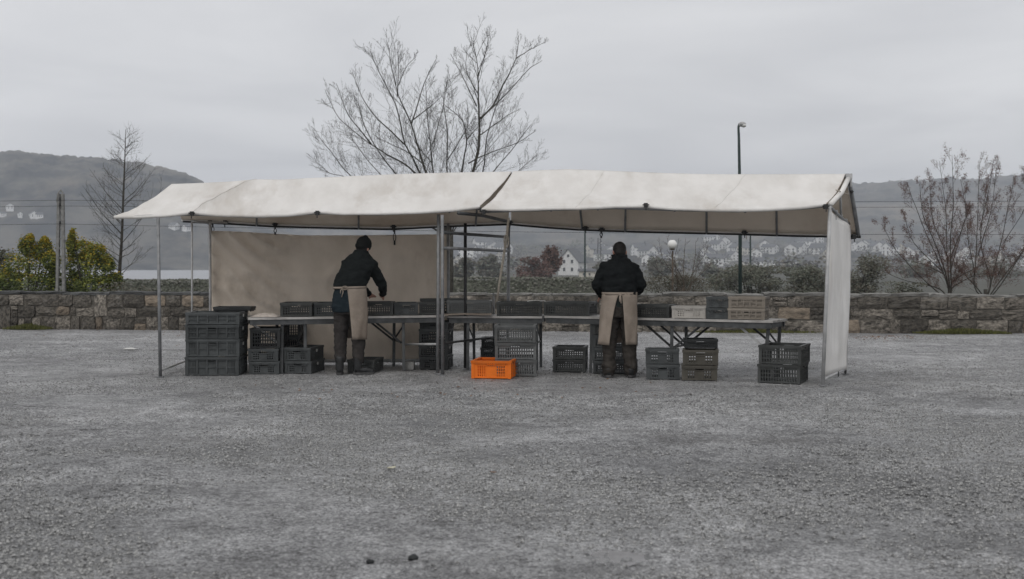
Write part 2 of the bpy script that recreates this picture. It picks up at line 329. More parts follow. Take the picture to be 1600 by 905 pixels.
M['water'] = mat('river_water', (0.30, 0.31, 0.33), (0.34, 0.35, 0.37), 0.5, 0.05, 3, 0.3, 0.3)

# ------------------------------------------------------------------ the ground
def plaza_z(x, y):
    z = 0.010 * nz(x * 0.35, y * 0.35, 3) * (1 if y < 24 else 0.3) - 0.006
    if y < 3.5: return z
    k = 0.25 if 13.2 < y < 18 and abs(x) < 7 else 1.0
    m_ = sstep(-.25, .25, nz(x * .33, y * .33, 9))
    a = (nz(x * .8, y * 1.5, 1) + .35 * nz(x * 2.7, y * 4.2, 4)) * 5.5; t = a - math.floor(a); st = sstep(0, .10, t) * (1 - sstep(.35, 1, t))
    b = (nz(x * 2.1, y * 3.4, 14) + .4 * nz(x * 6, y * 8, 17)) * 4.5; t = b - math.floor(b); s2 = sstep(0, .16, t) * (1 - sstep(.4, 1, t))
    return z + k * ((.015 * st * m_ + .008 * s2 * (.3 + .7 * m_)) - .012 + (.0045 * nz(x * 9, y * 9, 2) + .003 * nz(x * 17, y * 17, 6)) * (.35 + .65 * m_))
mb = MB(); xs = np.concatenate([np.linspace(-34, -9, 40), np.linspace(-8.9, -4.6, 90), np.linspace(-4.56, 4.56, 270), np.linspace(4.6, 8.9, 90), np.linspace(9, 34, 40)])
ys = np.concatenate([np.linspace(-30, 3.4, 20), np.linspace(3.6, 5.2, 22), np.arange(5.23, 9.5, .030), np.arange(9.5, 14, .045), np.arange(14, 27.7, .12)])
mb.grid([[(x, y, plaza_z(x, y)) for x in xs] for y in ys])
kind(mb.build('ground', M['plaza'], smooth=True), 'structure')

# gravel lying on the plaza
def rocks(name, n, ymin, ymax, r0, r1, m, seed):
    rg = np.random.default_rng(seed)
    n2 = n * 2; y = ymin * (ymax / ymin) ** rg.random(n2); x = (rg.random(n2) * 2 - 1) * (y * 0.46 + 0.6)
    keep = np.array([nz(p * .45, q * .45, 31) + .5 * nz(p * 1.6, q * 1.6, 37) for p, q in zip(x, y)]) + rg.normal(0, .18, n2) > -.02
    y = y[keep][:n]; x = x[keep][:n]; n = len(x)
    base = np.array([(1, 0, 0), (-1, 0, 0), (0, 1, 0), (0, -1, 0), (0, 0, 0.75), (0, 0, -0.6)], float)
    v = np.repeat(base[None], n, 0) * (0.6 + 0.8 * rg.random((n, 6, 1)))
    r = r0 + (r1 - r0) * rg.random(n) ** 3; a = rg.random(n) * 6.28
    c, s_ = np.cos(a)[:, None], np.sin(a)[:, None]
    vx = (v[..., 0] * c - v[..., 1] * s_); vy = v[..., 0] * s_ + v[..., 1] * c
    v[..., 0], v[..., 1] = vx, vy
    v *= r[:, None, None]; zz = np.array([plaza_z(p, q) for p, q in zip(x, y)])
    v[..., 0] += x[:, None]; v[..., 1] += y[:, None]; v[..., 2] += (zz + r * 0.18)[:, None]
    f = np.array([(0, 2, 4), (2, 1, 4), (1, 3, 4), (3, 0, 4)]); fs = (f[None] + (np.arange(n) * 6)[:, None, None]).reshape(-1)
    me = bpy.data.meshes.new(name); me.vertices.add(n * 6); me.vertices.foreach_set('co', v.reshape(-1))
    me.loops.add(len(fs)); me.loops.foreach_set('vertex_index', fs.astype(np.int32))
    k = len(fs) // 3; me.polygons.add(k); me.polygons.foreach_set('loop_start', np.arange(k, dtype=np.int32) * 3); me.polygons.foreach_set('loop_total', np.full(k, 3, np.int32))
    me.materials.append(m); me.update(calc_edges=True); me.validate()
    o = bpy.data.objects.new(name, me); COL.objects.link(o); return kind(o, 'stuff')
g = rocks('gravel', 150000, 4.6, 24, 0.003, 0.016, M['pebble'], 3)
tag(g, 'loose grey gravel and grit scattered over the open plaza', 'gravel')

# terrain beyond the wall: banks, river bed, wooded hills
LEFT_TOP = [(-700, 235), (-100, 236), (0, 238), (20, 236), (80, 243), (160, 249), (210, 254), (250, 260), (290, 268), (310, 278), (330, 296), (380, 330), (450, 365), (560, 405), (700, 412)]
FAR_TOP = [(-700, 300), (200, 300), (500, 302), (900, 300), (1200, 296), (1340, 294), (1400, 287), (1450, 289), (1500, 285), (1560, 282), (1620, 280), (2300, 276)]
def terr(px, d):
    right = sstep(560, 720, px)
    near = lerp(-0.35, lerp(-1.25, -2.0, right), sstep(30, 210, d)) - 0.05 * sstep(27, 30, d)
    flat = lerp(-5.5, -3.0, right)
    z = lerp(near, flat, sstep(210, 330, d))
    # right: slope with houses, then the far wooded ridge
    up = 27 * sstep(840, 1600, d) * right
    ft = CH + (HY - interp(FAR_TOP, px)) / F * 2400
    ridge = (ft + 4) * sstep(1300, 2400, d) ** 1.1
    z += up
    z = max(z, lerp(z, ridge, sstep(1400, 1800, d)))
    if d > 2400: z = ft * (1 - 0.25 * sstep(2400, 3300, d))
    lt = CH + (HY - interp(LEFT_TOP, px)) / F * 1330
    if d > 990:
        lf = -5.5 + (lt + 5.5) * (sstep(990, 1340, d) if d < 1340 else 1 - 0.35 * sstep(1340, 1900, d)) ** 0.8
        if lf > z: z = lf
    if d > 480 and z > -2.6:
        x = (px - 800) / F * d; k = sstep(480, 900, d)
        z += k * ((3.6 * abs(nz(x * 0.05, d * 0.05, 1)) + 3.0 * abs(nz(x * 0.11, d * 0.10, 5)) + 1.8 * nz(x * 0.23, d * 0.2, 7) - 1.8) + 5 * nz(x * 0.012, d * 0.012, 9)) * (0.22 + 0.95 * sstep(1000, 1300, d)) * (1 if d < 2000 else 1.6)
    return z
rows_d = list(np.geomspace(26.9, 210, 26)) + list(np.linspace(225, 1000, 60)) + list(np.linspace(1006, 1420, 72)) + list(np.linspace(1435, 2460, 78)) + list(np.linspace(2500, 3300, 8))
cols = np.linspace(-420, 2020, 640)
mb = MB(); mb.grid([[((px - 800) / F * d, d, terr(px, d)) for px in cols] for d in rows_d])
for i, fc in enumerate(mb.f):
    mb.mi[i] = 0 if rows_d[i // 639] < 620 else 1
kind(mb.build('hills', [M['meadow'], M['forest']], smooth=True), 'structure')
mb = MB(); mb.grid([[(x, y, -4.0) for x in np.linspace(-900, 60, 24)] for y in np.linspace(240, 1120, 24)])
kind(mb.build('river', M['water']), 'structure')
def on_hill(px, py):
    d = 150
    while d < 2400:
        z = terr(px, d)
        if HY - (z - CH) / d * F <= py: return d, z
        d *= 1.01
    return d, terr(px, d)

# ------------------------------------------------------------------ stone wall
WL, WR = G(0, 513.5), G(1600, 521)
wdir = (WR - WL).normalized(); wdir.z = 0; wang = atan2(wdir.y, wdir.x); wn = Vector((-wdir.y, wdir.x, 0))
wall0 = WL - wdir * 3.0; WLEN = (WR - WL).length + 6.0; WH = 0.80
wall = thing('stone_wall', 'low weathered rubble stone wall running along the back edge of the plaza', 'wall', wall0 + Vector((0, 0, 0)))
wall.location.z = 0
def wp(s, t, z): return Vector((wall0.x, wall0.y, 0)) + wdir * s + wn * t + Vector((0, 0, z))
Rw = Matrix.Rotation(wang, 3, 'Z')
mb = MB(); mb.box(wp(WLEN / 2, 0.235, WH / 2 - 0.12), (WLEN, 0.44, WH + 0.12), Rw); mb.build('mortar_core', M['mortar'], wall)
stone_vars = {}
def stone_mesh(seed, mname):
    key = (seed, mname)
    if key in stone_vars: return stone_vars[key]
    r = random.Random(seed); m = MB(); nx, nzv = 5, 4; rows = []
    for k in range(nzv):
        row = []
        for i in range(nx):
            u, v = i / (nx - 1) - 0.5, k / (nzv - 1) - 0.5
            e = max(abs(u), abs(v)) * 2
            cu = u * (1 - 0.05 * (abs(v) * 2) ** 4) + r.uniform(-.035, .035); cv = v * (1 - 0.06 * (abs(u) * 2) ** 4) + r.uniform(-.05, .05)
            row.append((cu, -0.5 * (1 - 0.32 * e ** 8) + r.uniform(-.16, .16) * (1 - e * .3), cv))
        rows.append(row)
    m.grid(rows)
    ring = [(0, i) for i in range(nx)] + [(k, nx - 1) for k in range(1, nzv)] + [(nzv - 1, i) for i in range(nx - 2, -1, -1)] + [(k, 0) for k in range(nzv - 2, 0, -1)]
    idx = [k * nx + i for k, i in ring]; o = len(m.v)
    for i in idx: q = m.v[i]; m.v.append((q[0], 0.5, q[2]))
    for a in range(len(idx)):
        b = (a + 1) % len(idx); m.f.append((idx[a], o + a, o + b, idx[b])); m.mi.append(0)
    stone_vars[key] = m.mesh('stone', M[mname]); return stone_vars[key]
rs = random.Random(21)
def spx(s): q = wp(s, 0, 0); return 800 + F * q.x / q.y
def cz(k, s_): return (0.0, 0.255, 0.495, 0.735)[k] + (0.070 * nz(s_ * .6, k * 7.3, 2) + .03 * nz(s_ * 1.7, k * 3.1, 4) if 0 < k < 3 else 0)
def put_stone(s0, s1, z0, z1, mname):
    o = local('stone', stone_mesh(rs.randrange(12), mname), wall, wp((s0 + s1) / 2, 0.06 - rs.uniform(0, 0.04), (z0 + z1) / 2) - wall.location, (0, rs.uniform(-.035, .035), wang + rs.uniform(-.02, .02)))
    o.scale = (s1 - s0, 0.16, z1 - z0)
skip = []
for ci in range(3):
    s = -rs.random() * 0.3
    while s < WLEN:
        px = spx(s); lw = 0.27 if px < 560 else 0.40
        L_ = rs.uniform(lw * 0.5, lw * 1.8); g_ = rs.uniform(0.008, 0.03)
        for a_, b_, k_ in skip:
            if k_ == ci and a_ - .01 <= s < b_: s = b_; break
            if k_ == ci and s < a_ < s + L_: L_ = max(a_ - s, .05)
        t = rs.random(); px = spx(s)
        if px < 560: mn = 'stone_dark' if t < (0.72 if ci == 2 else 0.38) else ('stone_tan' if t > 0.90 else 'stone_grey')
        elif px < 1050: mn = 'stone_dark' if t < 0.5 else ('stone_tan' if t > 0.93 else 'stone_grey')
        else: mn = 'stone_dark' if t < (0.42 if ci > 0 else 0.14) else ('stone_tan' if t > 0.82 else 'stone_grey')
        s1 = min(s + L_, WLEN); sm = (s + s1) / 2
        if s1 - s > 0.06:
            a, b = cz(ci, sm) + rs.uniform(0.004, 0.016) - (0.05 if ci == 0 else 0), cz(ci + 1, sm) - rs.uniform(0.004, 0.02)
            if ci < 2 and L_ > lw * .8 and L_ < lw * 1.3 and rs.random() < .13:
                b = cz(ci + 2, sm) - .012; skip.append((s, s1, ci + 1)); put_stone(s, s1 - g_, a, b, mn)
            elif L_ < lw * 1.05 and rs.random() < 0.42:
                mz = lerp(a, b, rs.uniform(.32, .68)); put_stone(s, s1 - g_, a, mz - .006, mn); put_stone(s, s1 - g_, mz + .006, b, rs.choice(('stone_grey', 'stone_dark')))
            else: put_stone(s, s1 - g_, a, b, mn)
        s = s1
s = 0.0
cop = {}
while s < WLEN:
    L_ = rs.uniform(0.35, 1.05); px = spx(s); mn = 'coping_dark' if px < 640 else 'coping_pale'; s1 = min(s + L_, WLEN)
    key = (mn, rs.randrange(4))
    if key not in cop:
        m = MB(); r = random.Random(key[1]); rows = []
        prof = [(-0.5, -0.5), (-0.5, 0.35), (-0.42, 0.5), (0, 0.55), (0.42, 0.5), (0.5, 0.35), (0.5, -0.5)]
        for i in range(6): rows.append([(i / 5 - 0.5 + r.uniform(-.01, .01), y + r.uniform(-.03, .03), z + r.uniform(-.22, .22)) for y, z in prof])
        m.grid(rows, close=True); k = len(prof); m.f += [tuple(range(k)), tuple(5 * k + j for j in reversed(range(k)))]; m.mi += [0, 0]
        cop[key] = m.mesh('coping_stone', M[mn])
    o = local('coping_stone', cop[key], wall, wp((s + s1) / 2, 0.25, 0.757 + rs.uniform(-.022, .020)) - wall.location, (rs.uniform(-.03, .03), rs.uniform(-.012, .012), wang + rs.uniform(-.012, .012)))
    o.scale = (s1 - s - 0.012, rs.uniform(.47, .53), rs.uniform(.045, .07)); s = s1

def tuft(name, label, px0, px1, n, h, seed):
    r = random.Random(seed); m = MB()
    q0 = None
    for i in range(n):
        px = px0 + (px1 - px0) * (0.5 + 0.5 * r.uniform(-1, 1) * r.random() ** .4)
        t = (px / 1600); base = WL.lerp(WR, t); p = Vector((base.x, base.y, 0)) - wn * (r.random() ** 2 * 0.35 + .01)
        hh = h * r.uniform(.35, 1) * (1 - abs(px - (px0 + px1) / 2) / (px1 - px0) * 1.3); a = r.uniform(0, 6.28); wv = Vector((cos(a), sin(a), 0)) * 0.012
        lean = Vector((r.uniform(-.5, .5), r.uniform(-.6, .2), 1)).normalized() * hh
        m.add([p - wv, p + wv, p + lean], [(0, 1, 2)])
    o = m.build(name, M['moss']); kind(o, 'stuff'); tag(o, label, 'weeds')
tuft('weeds', 'mossy yellow green weeds at the wall foot on the left', 15, 90, 2600, 0.15, 1)
tuft('weeds', 'mossy green weeds at the wall foot below the russet trees', 1435, 1580, 3200, 0.14, 2)
tuft('weeds', 'thin weeds at the wall foot behind the right table', 1100, 1300, 1500, 0.10, 3)

# ------------------------------------------------------------------ market stalls
def canopy(stations, name, parent, nu=90, nf=24, nb=10, sag_f=0.05, sag_b=0.05, seed=0, creases=()):
    """stations: (front eave, ridge, back eave), each (px, py, d), joined as a sheet of cloth"""
    k = len(stations) - 1; rows = []
    for i in range(nu + 1):
        t = i / nu * k; j = min(int(t), k - 1); u = t - j
        A, B = stations[j], stations[j + 1]
        fe, ri, be = [P(*A[q]).lerp(P(*B[q]), u) for q in range(3)]
        row = []
        U = i / nu
        for v in range(nf + 1):
            s_ = v / nf; p = fe.lerp(ri, s_)
            p.z -= sag_f * 4 * s_ * (1 - s_) * (0.75 + 0.35 * cos(U * 9 + seed))
            wv = s_ * (1 - s_) * 4
            p.z += 0.018 * wv * nz(p.x * 1.2 + seed, s_ * 3.2 + p.x * 0.8, seed) + 0.007 * nz(p.x * 5 + s_ * 9, s_ * 4, seed + 4) * wv
            rg1 = (1 - abs(nz(p.x * 1.1 + s_ * 1.5, s_ * 7 + seed, seed))) ** 6; rg2 = (1 - abs(nz(p.x * 2.6 - s_ * 4, s_ * 3.5 + seed, seed + 11))) ** 7
            p.z += (0.026 * rg1 * max(0, nz(p.x * .8, s_ * 2, 3) + .35) + 0.018 * rg2 * max(0, nz(p.x * .6, s_ * 2, 13) + .3)) * min(1, wv * 2) * min(1, U * 14, (1 - U) * 14)
            for uc, am in creases: p.z += am * math.exp(-abs(U - uc) / .018) * min(1, wv * 1.6)
            row.append(p)
        for v in range(1, nb + 1):
            s_ = v / nb; p = ri.lerp(be, s_); wv = s_ * (1 - s_) * 4
            p.z -= sag_b * wv
            p.z += 0.015 * wv * nz(p.x * 1.4 + seed, s_ * 3, seed + 8)
            row.append(p)
        rows.append(row)
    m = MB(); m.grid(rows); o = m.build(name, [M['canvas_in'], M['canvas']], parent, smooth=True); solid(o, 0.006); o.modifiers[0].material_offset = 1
    return rows
def seam(parent, pts, w_=0.012):
    m = MB(); m.tube(pts, w_, 5); return m.build('seam', M['canvas'], parent, smooth=True)

FLd, FMd, BLd, BMd = D(590), D(586), D(569), D(568.5)
stL = thing('market_stall', 'left half of the stall, with the brown cloth hung across its back', 'market stall', (P(500, 590, FLd).x, FLd + 1, 0))
def fd(px): return inv_d(px, (250, FLd), (690, FMd))
def bd(px): return inv_d(px, (300, BLd), (700, BMd))
def rd(px): return inv_d(px, (268, 15.85), (800, 16.15))
stationsL = []
for f_, r_, b_ in [((178, 338), (268, 288), (284, 343)), ((215, 338), (310, 286.5), (318, 344)), ((258, 336), (360, 284), (356, 346)),
                   ((300, 331), (400, 280.5), (400, 349)), ((340, 335), (440, 281), (430, 350.5)), ((400, 336.5), (485, 278.5), (480, 352)), ((450, 335), (520, 277), (520, 353)), ((496, 330), (560, 275), (560, 354)),
                   ((535, 333), (600, 273.2), (600, 355)), ((590, 332.5), (650, 271.5), (650, 353)), ((650, 331), (705, 270), (700, 350.5)), ((710, 327), (755, 269.2), (750, 348.5)), ((750, 322), (799.5, 268.3), (794, 347))]:
    stationsL.append(((f_[0], f_[1], fd(f_[0])), (r_[0], r_[1], rd(r_[0])), (b_[0], b_[1], bd(b_[0]))))
rowsL = canopy(stationsL, 'canopy', stL, nu=190, sag_f=0.055, seed=1.3, creases=((.252, .055),))
def hem(rows, parent, r0=0.022):
    m = MB(); pts = [r[0] + Vector((0, 0, -0.012)) for r in rows]
    m.tube(pts, [r0 * (0.9 + 0.3 * nz(q.x * 2.1, 0.3)) for q in pts], 8); o = m.build('hem', M['canvas'], parent, smooth=True)
    m = MB(); pts = [r[-1] + Vector((0, 0, -0.012)) for r in rows]; m.tube(pts, r0 * 0.8, 7); m.build('hem', M['canvas'], parent, smooth=True)
hem(rowsL, stL)
def rod(name, parent, pts, r=0.017, m='galv', n=8):
    q = MB(); q.tube(pts, r, n); return q.build(name, M[m], parent, smooth=True)
def clamp(parent, px, py, d, s=0.05, m='dark_steel'):
    q = MB(); c = P(px, py, d); q.box(c, (s * 0.8, s * 0.9, s)); q.tube([c + Vector((-s * .7, -s * .3, s * .1)), c + Vector((s * .7, -s * .3, s * .1))], s * 0.16, 6); q.tube([c + Vector((0, -s * .5, -s * .4)), c + Vector((0, -s * .5, -s * 1.1))], s * 0.12, 6)
    return q.build('clamp', M[m], parent)
def hook(parent, px, py0, py1, d):
    q = MB(); a, b = P(px, py0, d), P(px, py1, d); L_ = (a - b).length
    q.tube([a, a.lerp(b, .35)], 0.012, 6)
    c = a.lerp(b, .55); q.tube([c + Vector((cos(t) * .018, 0, sin(t) * L_ * .22)) for t in np.linspace(0, 2 * pi, 13)], 0.006, 5)
    q.tube([a.lerp(b, .75), b], 0.014, 6); return q.build('hook', M['dark_steel'], parent)
UP = Vector((0, 0, 1))
def post(parent, gpx, gpy, tpx, tpy, r=0.02, m='galv', foot=True, dz=0):
    a = G(gpx, gpy); a.z = 0; d = a.y; b = P(tpx, tpy, d + dz)
    o = rod('post', parent, [a, a.lerp(b, .5), b], r, m)
    if foot:
        q = MB(); q.box(a + Vector((0, 0, 0.006)), (0.075, 0.075, 0.016)); q.build('foot_plate', M['galv'], o)
    return a, b
a1, b1 = post(stL, 250.5, 590, 247, 341, 0.021)
a2, b2 = post(stL, 300, 570, 300, 345, 0.014, 'galv_light')
a3, b3 = post(stL, 329, 570, 328, 347, 0.019, 'galv_light')
a4, b4 = post(stL, 684, 584.5, 685, 335, 0.021)
a5, b5 = post(stL, 701, 569, 700, 349, 0.02)
rod('foot_bar', stL, [a1 + UP * .085, a2 + UP * .085], 0.015, 'galv_light')
rod('foot_bar', stL, [a3 + UP * .05, a5 + UP * .05], 0.024, 'galv_light')
rod('eave_rail', stL, [P(x, y + 3, bd(x)) for x, y in ((286, 343), (356, 346.5), (430, 351), (520, 353), (615, 355), (700, 350.5), (794, 347.5))], 0.017, 'dark_steel')
rod('eave_rail', stL, [P(x, y + 2, fd(x) + .02) for x, y in ((176, 338), (300, 333), (400, 337), (496, 331), (590, 333), (690, 329), (750, 323))], 0.016, 'galv')
rod('ridge_pole', stL, [P(x, y + 3.5, rd(x)) for x, y in ((268, 289), (400, 282), (560, 276.5), (700, 271.5), (797, 270))], 0.02, 'galv')
for i in (48, 111, 172): rod('rafter', stL, [rowsL[i][k] + Vector((0, 0, -.034 - .05 * (k == 24))) for k in (0, 4, 8, 12, 16, 20, 24, 26, 28, 30, 32, 34)], 0.014, 'galv')
rod('rafter', stL, [P(300, 346, fd(300) + .1), P(329, 347.5, 16), P(356, 348, bd(356))], 0.014, 'galv_light')
for x, y in ((300, 334), (496, 333), (752, 328)): clamp(stL, x, y, fd(x) - .03, 0.055)
for x, y in ((328, 348), (352, 348), (430, 351), (615, 355)): clamp(stL, x, y, bd(x) - .03, 0.06)
hook(stL, 430, 353, 367, bd(430) - .03); hook(stL, 616.5, 356, 383, bd(616) - .03); hook(stL, 332.5, 349, 366, bd(332) - .03)
rod('cross_bar', stL, [P(632, 538, D(577)), P(684, 538, D(584.5))], 0.014, 'galv_light')
# brown cloth hung at the back
m = MB(); rows = []
for k in range(45):
    v = k / 44; row = []
    for i in range(141):
        u = i / 140; px = lerp(330.5, 699, u)
        top = 361 + 7 * sstep(0, .45, u) - 1.5 * sstep(.5, 1, u); bot = 564 - 2 * u
        p = P(px, lerp(top, bot, v), bd(px) + 0.03)
        q_ = u * 30 - v * 20 + 2.6 * nz(u * 3, v * 2.2)
        diag = (1 - abs(sin(q_))) ** 2.2 * sstep(.70, .12, u) * (1 - v * .8)
        r2 = (1 - abs(nz(u * 3 + v * .8, v * 2.6 - u, 6))) ** 8; r3 = (1 - abs(nz(u * 5 - v * 2, v * 3, 16))) ** 8
        p.y += -0.15 * diag * max(0, .55 + nz(u * 4 + v, v * 2, 21)) + 0.05 * nz(u * 5, v * 2.2, 2) - 0.035 * r2 - 0.03 * r3 + 0.012 * nz(u * 20, v * 8, 5)
        row.append(p)
    rows.append(row)
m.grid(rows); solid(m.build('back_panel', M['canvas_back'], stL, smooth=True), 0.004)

FRd, BRd = D(603), D(585)
stR = thing('market_stall', 'right half of the stall, ending in an open gable with a white cloth strip', 'market stall', (P(1000, 590, 14.6).x, 15.2, 0))
def fd2(px): return inv_d(px, (690, D(587)), (1290, FRd))
def bd2(px): return inv_d(px, (793, D(568)), (1326, BRd))
def rd2(px): return inv_d(px, (803, 16.15), (1322, 14.72))
stationsR = []
for f_, r_, b_ in [((753, 326), (802, 268), (798, 347.5)), ((800, 326.5), (850, 266), (850, 352)), ((850, 325), (890, 264.6), (900, 355.5)), ((905, 324.5), (950, 267), (950, 357.5)), ((960, 321.5), (1005, 269.5), (1000, 359)), ((1009, 321), (1050, 271), (1040, 360)),
                   ((1050, 325), (1100, 272.3), (1100, 361.3)), ((1100, 326.5), (1150, 272.6), (1150, 362.5)), ((1150, 327), (1200, 272.5), (1200, 364)), ((1200, 326), (1245, 272.4), (1250, 365.5)), ((1250, 323), (1290, 272), (1300, 366.5)), ((1291, 318), (1321, 272), (1341, 366))]:
    stationsR.append(((f_[0], f_[1], fd2(f_[0])), (r_[0], r_[1], rd2(r_[0])), (b_[0], b_[1], bd2(b_[0]))))
rowsR = canopy(stationsR, 'canopy', stR, nu=190, sag_f=0.06, sag_b=0.03, seed=5.1, creases=((.20, .018), (.64, .016)))
hem(rowsR, stR)
for i in (50, 126): seam(stR, [q + Vector((0, -.002, .003)) for q in rowsR[i][:25]], 0.005)
seam(stL, [q + Vector((0, -.002, .003)) for q in rowsL[48][:25]], 0.005)
c1, e1 = post(stR, 691.5, 587, 691, 336, 0.021)
c2, e2 = post(stR, 793.5, 568.5, 795, 346, 0.023)
c3, e3 = post(stR, 727, 577, 727, 349, 0.021, 'dark_steel')
c4, e4 = post(stR, 1285.5, 603, 1297, 322, 0.022, 'galv_light')
c5, e5 = post(stR, 1321, 585, 1327, 356, 0.02, 'galv_light')
rod('foot_bar', stR, [c4 + UP * .07, c5 + UP * .07], 0.017, 'galv_light')
def at_frac(a, b, z): t = z / b.z; return a.lerp(b, t)
for z in (1.79, 1.595): rod('cross_bar', stR, [at_frac(c1, e1, z), at_frac(c2, e2, z - .02)], 0.020, 'table_steel' if z > 1.7 else 'galv')
rod('cross_bar', stR, [at_frac(c1, e1, .40), at_frac(c2, e2, .40)], 0.014, 'dark_steel')
rod('rafter', stR, [P(716, 333, fd2(716) - .05), P(752, 336.5, 15.7), P(797, 347, bd2(797))], 0.022, 'table_steel')
rod('eave_rail', stR, [P(x, y + 3, bd2(x)) for x, y in ((797, 347.5), (850, 352), (900, 355.5), (950, 357.5), (1040, 360), (1150, 362.5), (1250, 365.5), (1345, 367))], 0.018, 'dark_steel')
rod('eave_rail', stR, [P(x, y + 2, fd2(x) + .02) for x, y in ((754, 329), (850, 326), (960, 323), (1050, 326), (1150, 328), (1250, 324), (1300, 319))], 0.016, 'galv')
rod('ridge_pole', stR, [P(x, y + 3.5, rd2(x)) for x, y in ((803, 269), (890, 266), (1005, 270.5), (1150, 273.5), (1330, 273))], 0.022, 'galv')
for i in (38, 61, 105, 143): rod('rafter', stR, [rowsR[i][k] + Vector((0, 0, -.034 - .05 * (k == 24))) for k in (0, 4, 8, 12, 16, 20, 24, 26, 28, 30, 32, 34)], 0.015, 'galv')
gr, gf, gb = P(1326, 278, rd2(1326)), P(1298, 319, fd2(1298)), P(1341, 367, bd2(1341))
q = MB(); q.tube([gr, gr.lerp(gf, .5) + Vector((.02, 0, -.02)), gf], 0.03, 8); q.build('gable_rafter', M['canvas_side'], stR, smooth=True)
q = MB(); q.tube([gr, gr.lerp(gb, .5) + Vector((.01, 0, -.02)), gb], 0.026, 8); q.build('gable_rafter', M['galv'], stR, smooth=True)
q = MB(); q.box(P(1326, 275.5, rd2(1326) - .02), (0.075, 0.06, 0.06)); q.box(P(1329.5, 284, rd2(1326) - .02), (0.02, 0.03, 0.12)); q.build('ridge_bracket', M['galv_light'], stR)
rod('gable_tie', stR, [P(1299, 325, fd2(1299)), P(1314, 340, 14.6), P(1329, 352, BRd)], 0.017, 'galv')
for t in (.25, .5, .75):
    p = P(lerp(1299, 1329, t), lerp(325, 352, t), lerp(fd2(1299), BRd, t)); q = MB(); q.box(p, (.03, .05, .05)); q.tube([p, p + Vector((0, 0, -.09))], 0.006, 5); q.build('clamp', M['galv_light'], stR)
rod('strut', stR, [P(1313, 300, 14.35), P(1314, 338, 14.55)], 0.014, 'galv_light')
q = MB(); q.tube([P(1306, 297, 14.1), P(1312, 299, 14.2), P(1318, 301, 14.5), P(1327, 304, 14.8)], 0.007, 5); q.build('tie_cord', M['rope'], stR)
for x, y in ((1009, 321), (756, 331), (1290, 323)): clamp(stR, x, y, fd2(x) - .03, 0.055)
for x, y in ((797, 348), (915, 357), (940, 359), (1163, 364), (1334, 370)): clamp(stR, x, y, bd2(x) - .04, 0.06)
for k, (x, y) in enumerate(((1330.5, 300), (1333, 320), (1335, 345))): clamp(stR, x, y, lerp(14.8, 15.4, k / 2), 0.035)
hook(stR, 939.5, 360, 372, bd2(940) - .04)
q = MB()
for k in range(16):
    y = 372 + k * 2.4; p = P(938 if k % 2 else 939, y, bd2(940) - .04); q.ell(p, (.006, .004, .012), 6, 4)
q.build('chain', M['galv'], stR)
q = MB(); q.tube([P(934.5, 372, bd2(934)), P(934, 396, bd2(934))], 0.005, 5); q.build('tie_cord', M['galv'], stR)
q = MB(); q.tube([P(1166.5, 365, bd2(1166)), P(1166.5, 374, bd2(1166))], 0.005, 5); q.build('tie_cord', M['rope'], stR)
q = MB(); q.tube([P(795, 340, 15.9), P(791, 375, 15.95), P(783, 425, 16.0), P(776, 474, 16.0)], [.017, .02, .018, .015], 6); q.tube([P(791 + 3.6 * cos(t), 377 + 10 * sin(t), 15.92) for t in np.linspace(0, 6.28, 14)], 0.008, 5); q.build('hanging_strap', M['rope'], stR, smooth=True)
s0 = G(772, 572); s0.z = 0
rod('post', stR, [s0, P(771, 458, s0.y)], 0.014, 'galv')
# white side strip
m = MB(); rows = []
for k in range(30):
    v = k / 29; row = []
    for i in range(13):
        u = i / 12; a = P(lerp(1298, 1287.5, v), lerp(331, 588, v), FRd - .01); b = P(lerp(1330.5, 1322, v), lerp(354, 578, v), BRd)
        p = a.lerp(b, u); n_ = Vector((1, -.3, 0)); p += n_ * (0.020 * nz(u * 1.3, v * 1.6, 7) + 0.010 * (1 - abs(nz(u * 1.5 + v, v * 4, 3))) ** 5); row.append(p)
    rows.append(row)
m.grid(rows); solid(m.build('side_panel', M['canvas_side'], stR, smooth=True), 0.004)
for px, py, d in ((1310, 582.5, 14.6), (1321, 578.5, 15.3)):
    q = MB(); q.tube([P(px, py - 2, d), P(px, py + 6, d)], 0.007, 5); q.build('tie_cord', M['dark_steel'], stR)

